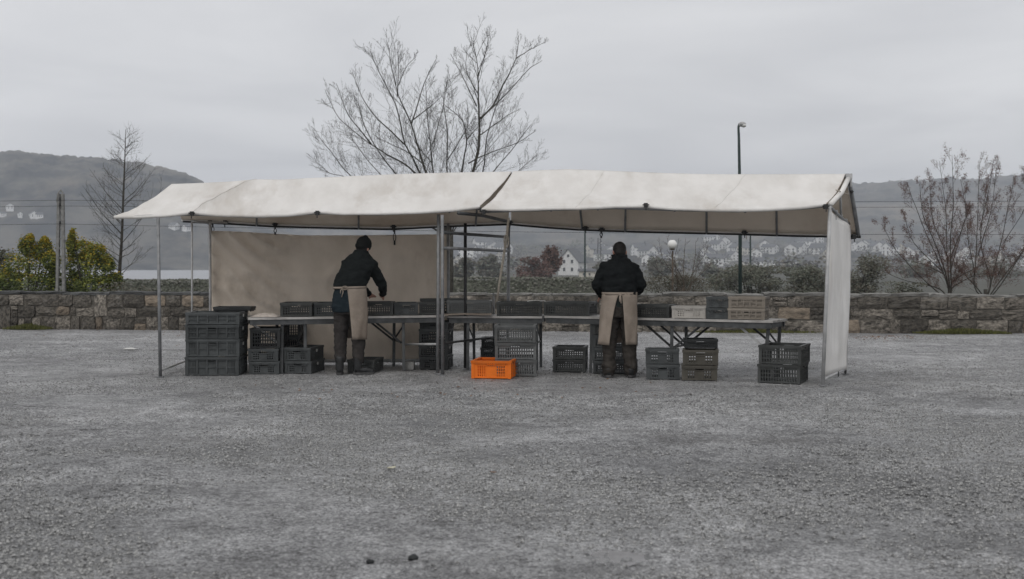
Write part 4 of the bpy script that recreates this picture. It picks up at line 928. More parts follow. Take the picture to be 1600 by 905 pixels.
def person_bare():
    o = G(968, 589); o.z = 0
    p = thing('person', 'bareheaded person in a black jacket and beige apron, standing at the right table', 'person', o)
    hc = (.008, .085, 1.545); RH = Euler((radians(-28), 0, radians(2))).to_matrix()
    b = MB(); T = head_shapes(b, hc, RH)
    b.limb((0, .03, 1.40), .058, (.005, .065, 1.50), .056)
    loft(b, [(0, 0, .85, .15, .105), (0, 0, 1.0, .155, .11), (0, .0, 1.15, .15, .105), (0, .01, 1.28, .175, .115), (0, .02, 1.37, .165, .10), (0, .03, 1.42, .08, .07)])
    W_ = {}
    for s_ in (-1, 1):
        e, wv = Vector((s_ * .275, .03, 1.135)), Vector((s_ * .20, .27, 1.0)); W_[s_] = (e, wv)
        b.limb((s_ * .185, .015, 1.345), .055, e, .042); b.limb(e, .041, wv, .028)
        b.limb((s_ * .095, 0, .88), .088, (s_ * .12, .02, .48), .057); b.limb((s_ * .12, .02, .48), .056, (s_ * .135, -.01, .09), .038)
        hand(b, wv, (-s_ * .25, .85, -.42), (-s_ * .35, -.1, -.9), .38)
    local('body', bake(b, M['skin'], .006, 3), p)
    for s_ in (-1, 1):
        e = MB(); e.ell(T(s_ * .03, .080, -.002), .0115, 10, 8); local('eye', e.mesh('eye', M['eye'], smooth=True), p)
    h = MB(); c_ = Vector(hc); h.ell(c_ + RH @ Vector((0, -.018, .032)), (.085, .099, .092), 18, 12, RH); h.ell(c_ + RH @ Vector((0, -.045, -.02)), (.073, .063, .068), 14, 10, RH)
    local('hair', bake(h, M['hair'], .006, 3, .003, 45), p)
    j = MB()
    loft(j, [(0, -.005, 1.015, .208, .15), (0, -.005, 1.08, .213, .158), (0, 0, 1.18, .215, .162), (0, .005, 1.27, .222, .158), (0, .012, 1.34, .228, .148), (0, .02, 1.40, .200, .128), (0, .03, 1.445, .145, .108), (0, .042, 1.48, .098, .098), (.002, .052, 1.51, .084, .09)])
    for s_ in (-1, 1):
        e, wv = W_[s_]; j.limb((s_ * .166, .012, 1.345), .084, (e.x * .985, e.y, e.z + .01), .070); j.limb((e.x * .985, e.y, e.z), .070, wv + Vector((0, -.025, .008)), .052)
    rows = [Vector((.002 + .088 * cos(t), .050 + .092 * sin(t), 1.498 + .012 * sin(t))) for t in np.linspace(0, 2 * pi, 24)]; j.tube(rows, .016, 8)
    local('jacket', bake(j, M['jacket'], .008, 4, .017, 9, 6), p)
    s_ = MB(); loft(s_, [(0, -.005, .80, .175, .135), (0, -.005, .90, .185, .145), (0, -.005, 1.03, .185, .14)]); local('shirt', bake(s_, M['shirt_green'], .01, 5, .008, 9, 2), p)
    t = MB(); loft(t, [(0, 0, .74, .175, .13), (0, 0, .86, .185, .145), (0, 0, .93, .18, .14)])
    for s_ in (-1, 1):
        t.limb((s_ * .095, 0, .80), .105, (s_ * .118, .012, .48), .088); t.limb((s_ * .118, .012, .48), .088, (s_ * .132, -.01, .15), .082)
        t.limb((s_ * .132, -.01, .15), .088, (s_ * .134, -.012, .085), .084)
        t.tube([Vector((s_ * .133 + .083 * cos(a), -.01 + .083 * sin(a), .135 + .02 * sin(a * 2))) for a in np.linspace(0, 6.28, 16)], .014, 6)
    local('trousers', bake(t, M['trousers_brown'], .009, 4, .012, 10, 4), p)
    for s_ in (-1, 1):
        bt, sl = MB(), MB(); boot((s_ * .135, -.045, 0), (s_ * .28, 1, 0), bt, sl, .09); bo = local('boot', bake(bt, M['boot'], .007, 4, .002, 20), p); local('sole', sl.mesh('sole', M['sole']), bo)
    secs = [(lerp(1.03, .405, k / 14), lerp(0, -.022, k / 14), 0.0, lerp(.215, .238, k / 14), lerp(.165, .195, k / 14)) for k in range(15)]
    lo = [math.asin((lerp(.012, .062, (k / 14) ** .8) - secs[k][1]) / secs[k][3]) for k in range(15)]; hi = [math.asin((lerp(.014, .145, (k / 14) ** .62) + secs[k][1]) / secs[k][3]) for k in range(15)]
    ap = sol(apron_sheet(secs, lo, hi, n=64, seed=2.2).mesh('apron', M['apron'], smooth=True), 'apron', p, .004)
    wb = MB(); rows = []
    for dz, g_ in ((-.016, 1.012), (.018, 1.015)): rows.append([Vector((.215 * g_ * cos(t), .165 * g_ * sin(t), 1.03 + dz)) for t in np.linspace(0, 2 * pi, 40)])
    wb.grid(rows); o2 = local('waistband', wb.mesh('waistband', M['apron'], smooth=True), ap); solid(o2, .005)
    kn = MB(); q = Vector((-.005, -.178, 1.015)); kn.ell(q, (.018, .012, .014), 8, 6); kn.tube([q, q + Vector((.004, -.010, -.05)), q + Vector((.008, -.006, -.10))], .010, 6); kn.tube([q, q + Vector((-.012, -.010, -.03)), q + Vector((-.008, -.008, -.08))], .008, 6)
    local('apron_string', kn.mesh('apron_string', M['apron'], smooth=True), ap)
person_bare()

# ------------------------------------------------------------------ bare trees
def grow(mb_, p, d, L_, r, lev, rg, up=0.25, kids=(7, 5, 3), leaf=None, sides=3):
    n = 4 if lev > 0 else 3; pts = [p]; q = p; dd = d.normalized()
    for i in range(n):
        dd = (dd + Vector((rg.gauss(0, .10), rg.gauss(0, .10), rg.gauss(0, .08) + up * .16))).normalized(); q = q + dd * L_ / n; pts.append(q)
    mb_.tube(pts, [r * (1 - .72 * i / n) for i in range(n + 1)], sides, cap=False)
    if leaf is not None: leaf(pts, lev)
    if lev <= 0: return
    spawn(mb_, pts, L_, r, lev, rg, up, kids, leaf, sides)
def spawn(mb_, pts, L_, r, lev, rg, up, kids, leaf, sides=3, t0=.2):
    k = kids[min(len(kids) - 1, len(kids) - lev)]
    if lev == len(kids): k = max(4, int(k * L_ / 1.9))
    m = len(pts) - 1
    for j in range(k):
        t = lerp(t0, .97, (j + rg.random()) / k); i = min(int(t * m), m - 1); a = pts[i].lerp(pts[i + 1], t * m - i); dd = (pts[i + 1] - pts[i]).normalized()
        u, v = frame(dd); an = rg.uniform(0, 2 * pi); side = u * cos(an) + v * sin(an)
        nd = (dd * .80 + side * rg.uniform(.5, .85) + Vector((0, 0, up))).normalized()
        grow(mb_, a, nd, L_ * rg.uniform(.26, .55) * (1.2 - .80 * t), max(r * .45, .0026), lev - 1, rg, up, kids, leaf, sides)
def limb_path(pix, d0, k, rg):
    out = []; x0 = pix[0][0]; y0 = pix[0][1]
    for x, y in pix:
        s_ = math.hypot(x - x0, y - y0) / F * d0; out.append(P(x, y, d0 + k * s_))
    res = []
    for i in range(len(out) - 1):
        for s_ in range(4): res.append(out[i].lerp(out[i + 1], s_ / 4))
    res.append(out[-1])
    k_ = len(res); sm = [res[0]] + [res[i - 1] * .25 + res[i] * .5 + res[i + 1] * .25 for i in range(1, k_ - 1)] + [res[-1]]
    a_ = rg.uniform(0, 50); return [q + Vector((nz(i * .45, a_), nz(i * .4, a_ + 9), nz(i * .45, a_ + 5))) * .022 for i, q in enumerate(sm)]
def tree(name, label, cat, d0, trunk, rt, limbs, bark, twig, seed, kids, up, base_r, leaf_fn=None, group=None, tw=.55):
    rg = random.Random(seed); g0 = P(trunk[0][0], trunk[0][1], d0); g0.z = terr(trunk[0][0], d0) - .05
    t = thing(name, label, cat, g0, 0, group)
    tp = [g0] + [P(x, y, d0) for x, y in trunk[1:]]
    q = MB(); q.tube(tp, [lerp(rt[0], rt[1], i / (len(tp) - 1)) for i in range(len(tp))], 9); q.build('trunk', M[bark], t, smooth=True)
    tw_ = MB(); lf = MB()
    leaf = (lambda pts, lev: leaf_fn(lf, pts, lev, rg)) if leaf_fn else None
    for pix, r0, k in limbs:
        path = limb_path(pix, d0, k, rg); n = len(path); L_ = sum((path[i + 1] - path[i]).length for i in range(n - 1))
        q = MB(); q.tube(path, [lerp(r0, base_r, (i / (n - 1)) ** .8) for i in range(n)], 6); q.build('branch', M[bark], t, smooth=True)
        if leaf: leaf(path[n // 3:], 2)
        spawn(tw_, path, max(L_ * tw, 1.2 if d0 < 40 else 0), max(r0 * .30, .006), len(kids), rg, up, kids, leaf, 3, .12)
    tw_.build('twigs', M[twig], t)
    if leaf_fn: kind(lf.build('dry_leaves', M['leaf_rust'], t), 'stuff')
    return t
def z_(pts): return [(x / 3.3525 + 470, y / 3.3525 + 20) for x, y in pts]
base = [(702, 372)]; B2 = [(703, 350)]
big = [
    (base + B2 + z_([(905, 835), (935, 700), (935, 560), (930, 400), (925, 250), (890, 125)]), .105, .12), (z_([(935, 560), (1010, 490), (1085, 330), (1130, 240), (1140, 120)]), .05, .4), (z_([(1130, 240), (1200, 190), (1285, 155)]), .022, .6), (z_([(960, 540), (1040, 460), (1110, 390), (1200, 290), (1265, 250)]), .032, -.3), (z_([(928, 330), (970, 200), (990, 100)]), .026, -.4),
    (base + [(708, 320)] + z_([(845, 835), (872, 660), (850, 560), (740, 470)]), .06, -.5), (z_([(872, 660), (935, 590)]), .03, .2), (base + [(702, 320)] + z_([(768, 835), (768, 640), (745, 450), (770, 330)]), .05, .7), (z_([(770, 770), (850, 640), (900, 560)]), .026, -.6),
    (base + [(694, 325)] + z_([(692, 835), (682, 710), (660, 520), (655, 350)]), .06, -.25), (z_([(690, 690), (745, 510), (780, 320)]), .026, .5),
    (base + [(688, 330)] + z_([(655, 840), (620, 720), (580, 580), (510, 440), (470, 270), (458, 165)]), .075, .15), (z_([(580, 580), (650, 360), (705, 245)]), .032, .45), (z_([(590, 560), (680, 490), (745, 435)]), .028, -.5), (z_([(505, 440), (512, 300), (508, 160)]), .03, -.3), (z_([(512, 380), (545, 290), (600, 230)]), .02, .4),
    (base + [(684, 335)] + z_([(625, 840), (545, 690), (500, 480), (410, 310), (360, 200)]), .06, -.3), (base + [(680, 340)] + z_([(600, 830), (450, 740), (370, 690), (200, 560), (125, 405)]), .055, .3), (z_([(370, 690), (245, 540), (185, 370)]), .03, -.3), (base + [(675, 345)] + z_([(500, 850), (400, 720), (330, 590), (300, 470)]), .045, -.55),
    (z_([(545, 690), (400, 560), (320, 440), (270, 310)]), .034, .4), (base + [(668, 350)] + z_([(420, 850), (330, 750), (265, 650)]), .035, .6), (base + [(650, 340)] + z_([(260, 860), (155, 725), (85, 635)]), .036, -.3), (base + [(640, 335)] + z_([(255, 865), (150, 842), (75, 775)]), .03, .35),
    (base + [(712, 345)] + z_([(1010, 830), (1130, 690), (1210, 580)]), .042, .3), (z_([(880, 790), (960, 745), (1145, 680), (1230, 620)]), .03, -.5), (base + [(708, 335)] + z_([(960, 830), (972, 650), (1030, 470), (1060, 380)]), .045, -.7), (base + [(716, 350)] + z_([(1140, 830), (1240, 740)]), .026, .6), (z_([(920, 490), (850, 340), (785, 215)]), .028, .35), (z_([(925, 420), (860, 300), (870, 170)]), .02, -.5), (z_([(640, 790), (560, 730), (470, 690), (380, 640)]), .026, .8), (z_([(690, 790), (600, 690), (560, 560)]), .024, -.8), (z_([(940, 640), (1050, 560), (1150, 500)]), .026, .7)]
tree('bare_tree', 'large bare winter tree spreading its branches above the middle of the canvas roof', 'tree', 30.0, [(702, 470), (702, 420), (702, 366)], (.105, .10), [(p_, r_ * .58, k_) for p_, r_, k_ in big], 'bark', 'bark', 4, (15, 7, 4), .26, .005, tw=.68)
# conical sapling on the left
rg = random.Random(11); limbs = []
tx = lambda y: interp([(200, 196.5), (300, 193), (380, 190), (445, 186.5)], y)
for i in range(48):
    y = lerp(434, 218, (i + rg.random()) / 48); s_ = rg.choice((-1, 1)); L_ = interp([(215, 12), (260, 26), (330, 52), (380, 60), (435, 46)], y) * rg.uniform(.45, 1.15); k = rg.uniform(-1.6, 1.6); c_ = rg.uniform(.3, .9)
    c_ = rg.uniform(.55, 1.15); limbs.append(([(tx(y), y), (tx(y) + s_ * L_ * .5, y - L_ * .52 * c_), (tx(y) + s_ * L_ * .95, y - L_ * 1.12 * c_)], rg.uniform(.007, .012) if y > 300 else .007, k))
tree('bare_tree', 'slim conical bare tree beside the yellow green bushes on the left', 'tree', 31.5, [(186, 450), (187, 420), (190, 380), (193, 300), (195, 250), (196.5, 202)], (.055, .006), limbs, 'bark', 'bark', 9, (10, 4), .24, .003, tw=.6)
# russet trees at the right
def rust(lf, pts, lev, rg):
    if lev > 1: return
    for q in pts[1:]:
        for _ in range(3):
            if rg.random() < .28:
                c = q + Vector((rg.gauss(0, .03), rg.gauss(0, .03), rg.gauss(-.02, .03))); a = Vector((rg.gauss(0, 1), rg.gauss(0, 1), rg.gauss(0, 1))).normalized(); u, v = frame(a); s_ = rg.uniform(.008, .018)
                lf.add([c - u * s_, c - v * s_ * .6, c + u * s_, c + v * s_ * .6], [(0, 1, 2, 3)])
def stems(lst, r, seed, root):
    rr = random.Random(seed); return [(([root] if l_[0][1] > 436 else []) + l_, r * rr.uniform(.75, 1.1) * (1 if l_[0][1] > 436 else .5), rr.uniform(-.25, .25)) for l_ in lst]
st1 = stems([[(1482, 452), (1474, 425), (1450, 370), (1428, 318), (1418, 285)], [(1484, 452), (1480, 400), (1478, 330), (1468, 252)], [(1487, 452), (1484, 390), (1490, 310), (1488, 242)], [(1464, 456), (1430, 425), (1400, 392), (1384, 362), (1377, 350)], [(1482, 440), (1462, 380), (1440, 335), (1438, 280)], [(1484, 425), (1500, 370), (1515, 320)], [(1478, 430), (1440, 412), (1405, 405)], [(1486, 400), (1512, 340), (1500, 280)], [(1480, 400), (1455, 340), (1452, 270)], [(1486, 440), (1530, 415), (1560, 400)], [(1474, 425), (1425, 380), (1412, 330)], [(1470, 450), (1420, 440), (1380, 425)], [(1486, 450), (1520, 430), (1550, 425)]], .026, 3, (1484, 470))
tree('russet_tree', 'multi stemmed tree with dry russet leaves, just right of the white side strip', 'tree', 30.5, [(1484, 462), (1484, 450)], (.06, .05), st1, 'bark', 'twig_red', 14, (18, 7, 3), .36, .004, rust, tw=.60)
st2 = stems([[(1521, 452), (1526, 390), (1528, 320), (1530, 250)], [(1545, 455), (1560, 395), (1575, 330), (1585, 272)], [(1556, 456), (1585, 415), (1608, 375), (1630, 330)], [(1523, 430), (1512, 370), (1508, 300)], [(1528, 400), (1550, 330), (1556, 262)], [(1550, 440), (1530, 380), (1540, 300)], [(1562, 440), (1610, 380), (1640, 350)], [(1568, 380), (1605, 320), (1600, 270)], [(1530, 360), (1545, 300), (1552, 250)], [(1522, 445), (1500, 420), (1480, 405)], [(1560, 430), (1570, 400), (1600, 400)]], .026, 8, (1541, 470))
tree('russet_tree', 'multi stemmed tree with dry russet leaves at the right edge of the view', 'tree', 31.5, [(1540, 462), (1540, 452)], (.055, .05), st2, 'bark', 'twig_red', 17, (18, 7, 3), .36, .004, rust, tw=.60)
st3 = stems([[(1060, 452), (1056, 420), (1048, 395), (1042, 372)], [(1068, 452), (1068, 410), (1072, 372)], [(1078, 452), (1084, 415), (1088, 376)], [(1058, 445), (1030, 425), (1022, 415)], [(1078, 445), (1098, 425), (1112, 412)], [(1070, 440), (1052, 410), (1060, 380)], [(1062, 440), (1035, 405), (1030, 380)], [(1080, 430), (1100, 400), (1105, 385)]], .018, 5, (1068, 468))
tree('small_tree', 'small bare shrubby tree behind the wall beside the white globe lamp', 'tree', 33.0, [(1068, 462), (1068, 450)], (.05, .045), st3, 'bark_warm', 'bark_warm', 23, (12, 6, 3), .25, .004, tw=.5)

# ------------------------------------------------------------------ leafy bushes
def bush(name, label, px0, px1, py_top, py_bot, d, mats, weights, seed, n=2600, leaf=.05, lobes=9, thick=.8, group=None, conical=0.0, twig='bark', lobes_px=None):
    r = random.Random(seed); a, b = P(px0, py_bot, d), P(px1, py_top, d); cx, W_, H_ = (a.x + b.x) / 2, abs(b.x - a.x) / 2, b.z - a.z
    base_z = min(a.z, terr((px0 + px1) / 2, d)); t = thing(name, label, 'bush', (cx, d, base_z), 0, group)
    lb = []
    for i in range(lobes):
        z = r.uniform(.08, .86); wz = 1 - conical * z; an = r.uniform(0, 6.28); rad = r.random() ** .5 * .62 * wz
        lb.append((Vector((cx + W_ * rad * cos(an), d + W_ * thick * rad * sin(an), a.z + H_ * z)), Vector((W_ * r.uniform(.30, .5) * wz, W_ * thick * r.uniform(.3, .5), H_ * r.uniform(.13, .24)))))
    lb.append((Vector((cx, d, a.z + H_ * .3)), Vector((W_ * .75, W_ * thick * .7, H_ * .34)))); lb.append((Vector((cx + W_ * r.uniform(-.3, .3), d, a.z + H_ * .82)), Vector((W_ * .24, W_ * .24, H_ * .18))))
    if lobes_px:
        lb = [(P(x_, y_, d + r.uniform(-.25, .25)), Vector((rx / F * d, rx / F * d * .9, rz / F * d))) for x_, y_, rx, rz in lobes_px]
    m = MB(); o = 0
    cum = np.cumsum(weights) / sum(weights)
    while o < n:
        c, s_ = r.choice(lb); v = Vector((r.gauss(0, 1), r.gauss(0, 1), r.gauss(0, 1))).normalized() * (r.uniform(.55, 1.04) if r.random() < .9 else r.uniform(1, 1.3))
        q = c + Vector((v.x * s_.x, v.y * s_.y, v.z * s_.z))
        g_ = nz(q.x * 3.2 / max(W_, .5), q.y * 3.2 / max(W_, .5) + seed, q.z * 3.2 / max(W_, .5))
        if g_ < -.22 and r.random() < .8: o += .15; continue
        h = r.random() * .55 + (nz(q.x * 2.6 / max(W_, .5) + 7, q.y * 2 / max(W_, .5), q.z * 2.6 / max(W_, .5)) * .5 + .5) * .45
        if lobes_px: h = h * .72 + .30 * min(1, max(0, (q.z - a.z) / H_)) + .10 * (v.z > .3)
        mi = int(np.searchsorted(cum, min(max((h - .2) / .6, 0), .999)))
        ax = Vector((r.gauss(0, 1), r.gauss(0, 1), r.gauss(0, 1) + .6)).normalized(); u, w2 = frame(ax); L_ = leaf * r.uniform(.6, 1.25)
        m.add([q - u * L_ * .5, q - w2 * L_ * .3 + ax * L_ * .06, q + u * L_ * .5, q + w2 * L_ * .3 + ax * L_ * .06], [(0, 1, 2, 3)], min(mi, len(mats) - 1)); o += 1
    m.build('foliage', [M[x] for x in mats], t)
    q = MB()
    for c, s_ in lb:
        q0 = Vector((cx + r.uniform(-.1, .1) * W_, d + r.uniform(-.1, .1) * W_, base_z - .05)); q.tube([q0, q0.lerp(c, .5) + Vector((0, 0, .05 * H_)), c + Vector((0, 0, s_.z * .7))], [.018 * H_ + .008, .012 * H_ + .004, .004], 5)
    q.build('stems', M[twig], t); return t
bush('yellow_bush', 'yellow green bush left of the lattice pole', -8, 97, 366, 462, 30.0, ['leaf_green', 'leaf_lime', 'leaf_yellow'], [.56, .29, .15], 2, 15000, .058, lobes_px=[(42, 386, 13, 17), (68, 392, 15, 17), (80, 408, 14, 16), (28, 418, 22, 24), (58, 420, 26, 26), (86, 438, 12, 20), (15, 440, 22, 22), (50, 445, 40, 18), (48, 374, 5, 8), (70, 378, 6, 8)])
bush('yellow_bush', 'yellow green bush between the lattice pole and the slim bare tree', 98, 190, 361, 462, 30.2, ['leaf_green', 'leaf_lime', 'leaf_yellow'], [.52, .33, .15], 5, 15000, .058, lobes_px=[(114, 382, 10, 20), (130, 392, 17, 18), (152, 396, 14, 16), (122, 415, 22, 26), (150, 422, 24, 24), (176, 440, 16, 15), (114, 442, 16, 20), (145, 447, 32, 15), (168, 412, 10, 12), (113, 366, 4, 8)])
bush('brown_bush', 'dull brownish bush at the left edge of the view behind the wall', -40, 34, 392, 462, 30.8, ['leaf_green', 'leaf_dull', 'leaf_sage'], [.3, .5, .2], 8, 5000, .055)
bush('scrub', 'low grey brown scrub below the slim bare tree', 130, 262, 441, 466, 28.6, ['leaf_dull', 'leaf_sage'], [.7, .3], 12, 2600, .04, 14)
bush('sage_bush', 'rounded grey green bush under the tall street lamp', 1100, 1245, 413, 464, 62, ['leaf_sage', 'leaf_dull'], [.7, .3], 15, 12000, .10, 18)
bush('sage_bush', 'grey green bush left of the white side strip', 1215, 1332, 413, 464, 60, ['leaf_sage', 'leaf_dull'], [.7, .3], 18, 8500, .10, 14)
bush('sage_bush', 'grey brown bush just right of the white side strip', 1296, 1400, 397, 464, 61, ['leaf_sage', 'leaf_dull'], [.45, .55], 19, 8500, .10, 14)
bush('scrub', 'low brownish scrub behind the wall right of the bareheaded person', 985, 1128, 430, 466, 34, ['leaf_dull', 'leaf_sage'], [.75, .25], 22, 5500, .05, 22)
bush('scrub', 'low olive scrub behind the wall below the russet trees', 1370, 1450, 440, 464, 30, ['leaf_sage', 'leaf_dull'], [.6, .4], 23, 1500, .05, 10)
def hedge(name, label, px0, px1, y0, y1, d, seed):
    r = random.Random(seed); a, b = P(px0, y0, d), P(px1, y1, d); base_z = -1.2; t = thing(name, label, 'hedge', ((a.x + b.x) / 2, d, base_z))
    m = MB(); m.box(((a.x + b.x) / 2, d, (base_z + a.z) / 2 - .06), (b.x - a.x - .3, .7, a.z - base_z - .12)); m.build('core', M['leaf_sage'], t)
    m = MB()
    for i in range(int(520 * (b.x - a.x))):
        u = r.random(); x = lerp(a.x, b.x, u); zt = lerp(a.z, b.z, u) + .05 * nz(x * .9, seed) + .03 * nz(x * 3, seed); z = base_z + (zt - base_z) * (r.random() ** .6); q = Vector((x, d - .38 - r.uniform(-.05, .08), z))
        if r.random() < .25: q = Vector((x, d + r.uniform(-.4, .4), zt + r.uniform(-.06, .03)))
        u_, w2 = frame((r.gauss(0, 1), r.gauss(0, 1) - .8, r.gauss(0, 1))); s_ = r.uniform(.04, .09); m.add([q - u_ * s_, q - w2 * s_ * .6, q + u_ * s_, q + w2 * s_ * .6], [(0, 1, 2, 3)], 0 if r.random() < .6 else 1)
    m.build('foliage', [M['leaf_sage'], M['leaf_ash']], t)
hedge('hedge', 'long low clipped hedge beyond the wall, in front of the gabled house', 560, 985, 434, 434.5, 58, 3)
hedge('hedge', 'low clipped hedge beyond the wall on the left, below the river', 176, 556, 437.5, 437, 60, 4)
bush('pink_bush', 'faded reddish bush left of the white gabled house', 796, 872, 401, 438, 190, ['leaf_pink', 'leaf_dull'], [.8, .2], 25, 2600, .42, 12)
rg = random.Random(31); limbs = []
for i in range(36):
    y = lerp(430, 392, i / 35); s_ = 1 if i % 2 else -1; L_ = lerp(19, 6, i / 35) * rg.uniform(.6, 1.1)
    limbs.append(([(861, y), (861 + s_ * L_ * .5, y - L_ * .5), (861 + s_ * L_, y - L_ * .9)], .10, rg.uniform(-1, 1)))
def pinkleaf(lf, pts, lev, rg):
    for q in pts[1:]:
        c = q + Vector((rg.gauss(0, .2), rg.gauss(0, .2), rg.gauss(0, .2))); u, v = frame((rg.gauss(0, 1), rg.gauss(0, 1), rg.gauss(0, 1))); s_ = .16; lf.add([c - u * s_, c - v * s_, c + u * s_, c + v * s_], [(0, 1, 2, 3)])
tree('reddish_tree', 'bare reddish conical tree beside the white gabled house', 'tree', 200, [(861, 438), (861, 420), (861, 386)], (.3, .06), limbs, 'bark_warm', 'twig_red', 33, (5, 3), .2, .04, pinkleaf)
for i, (px0, px1, t_, b_) in enumerate([(700, 742, 404, 434), (735, 792, 398, 434), (925, 965, 412, 434), (1000, 1060, 404, 432), (1090, 1140, 414, 436), (1240, 1300, 416, 440), (1400, 1470, 412, 440), (1500, 1600, 414, 442)]):
    bush('distant_bush', ['hazy grey bush seen through the stall frame beside the brown cloth', 'hazy grey bush left of the reddish bush', 'hazy grey bush just left of the bareheaded person', 'hazy grey bush left of the white globe lamp', 'hazy grey bush between globe lamp and tall street lamp', 'hazy grey bush in the distance left of the white side strip', 'hazy grey bush in the distance left of the russet trees', 'hazy grey bush in the distance at the right edge'][i], px0, px1, t_, b_, 300 + 13 * i, ['leaf_dull', 'leaf_sage'], [.5, .5], 40 + i, 2600, .8, 12)
# ------------------------------------------------------------------ lamps, poles, wires
d = 35.0; g0 = P(1156.5, 445, d); g0.z = terr(1156, d) - .05
t = thing('street_lamp', 'tall dark green street lamp with a curved arm rising above the canvas roof', 'street lamp', g0)
pts = [g0, P(1156.5, 330, d), P(1154.5, 215, d), P(1153.8, 199, d), P(1155, 194, d), P(1158, 192, d)]
q = MB(); q.tube(pts, [.055, .05, .038, .034, .03, .028], 10); q.build('pole', M['lamp_green'], t, smooth=True)
q = MB(); c = P(1160.5, 194.5, d); q.ell(c, (.105, .14, .075), 14, 8, Matrix.Rotation(.25, 3, 'Y')); q.box(c + Vector((-.07, 0, -.01)), (.09, .13, .10)); hd = q.build('lamp_head', M['galv_light'], t, smooth=True)
q = MB(); q.ell(c + Vector((.025, -.02, -.035)), (.075, .13, .055), 12, 8); q.build('lens', M['lamp_globe'], hd, smooth=True)
d = 32.0; g0 = P(1051, 450, d); g0.z = terr(1051, d) - .05
t = thing('globe_lamp', 'white globe lamp on a thin brown post behind the wall', 'lamp', g0)
q = MB(); q.tube([g0, P(1051, 392, d)], [.03, .022], 8); q.build('post', M['bark_warm'], t, smooth=True)
q = MB(); q.ell(P(1050.5, 382, d), .122, 18, 12); q.build('globe', M['lamp_globe'], t, smooth=True)
q = MB(); q.tube([P(1050.7, 391, d), P(1050.7, 387, d)], .06, 10); q.ell(P(1050.5, 375.5, d), (.035, .035, .02), 8, 6); q.build('collar', M['bark_warm'], t, smooth=True)
for px, y0, lab in ((914, 352, 'thin distant mast behind the white gabled house'), (1172.5, 352, 'thin distant mast right of the tall street lamp')):
    d = 110; g0 = P(px, 440, d); g0.z = terr(px, d); t = thing('mast', lab, 'mast', g0); q = MB(); q.tube([g0, P(px, y0 - 8, d)], [.09, .07], 8); q.build('pole', M['lamp_green'], t); q = MB(); q.box(P(px, y0 - 8, d), (.5, .12, .1)); q.build('arm', M['lamp_green'], t)
d = 29.5; PD = d
def lattice(px, label):
    g0 = P(px, 455, PD); g0.z = terr(px, PD) - .05; t = thing('lattice_pole', label, 'utility pole', g0)
    for s_ in (-1, 1):
        q = MB(); q.bar(g0 + Vector((s_ * .095, 0, 0)), P(px + s_ * 3.0, 303, PD), .065, .10); q.build('leg', M['concrete'], t)
    for k in range(15):
        f = (k + .5) / 15; z = lerp(g0.z, 3.05, f); hw = lerp(.085, .043, f)
        q = MB(); x = P(px, HY, PD).x
        if k > 2: q.box((x, PD, z), (hw * 2 - .03, .05, .045))
        else: q.box((x, PD, z), (hw * 2 - .03, .07, (3.1 - g0.z) / 15 - .01))
        q.build('rung', M['concrete'], t)
    q = MB(); q.tube([P(px - 4, 322, PD), P(px - 6, 312, PD - .05), P(px - 3.5, 301, PD - .05), P(px, 297, PD), P(px + 3.5, 302, PD)], .022, 6); q.tube([P(px - 5, 316, PD - .03), P(px - 1.5, 345, PD - .03), P(px + 6, 375, PD - .04)], .016, 5); q.build('bracket', M['concrete'], t)
    for y in (313, 322, 350):
        q = MB(); c = P(px - 1.5, y, PD - .06); q.tube([c, c + Vector((0, 0, .07))], [.026, .018], 8); q.build('insulator', M['dark_steel'], t)
lattice(95, 'slim grey lattice pole between the two yellow green bushes'); lattice(1830, 'slim grey lattice pole beyond the right edge of the view')
for (ya, yb, sag, lab) in ((313, 313, 6, 'topmost power line crossing behind the stall'), (322, 322, 5, 'middle power line crossing behind the stall'), (350, 366, 12, 'lowest power line crossing behind the stall')):
    pts = []
    for i in range(49):
        u = i / 48; pts.append(P(lerp(95, 1830, u), lerp(ya, yb, u) + sag * 4 * u * (1 - u) * .5, PD - .06))
    pre = [P(lerp(-500, 95, i / 12), ya + 8 * (1 - i / 12), PD - .06) for i in range(12)]
    q = MB(); q.tube(pre + pts, .0045, 5); tag(q.build('power_line', M['wire'], smooth=True), lab, 'wire')

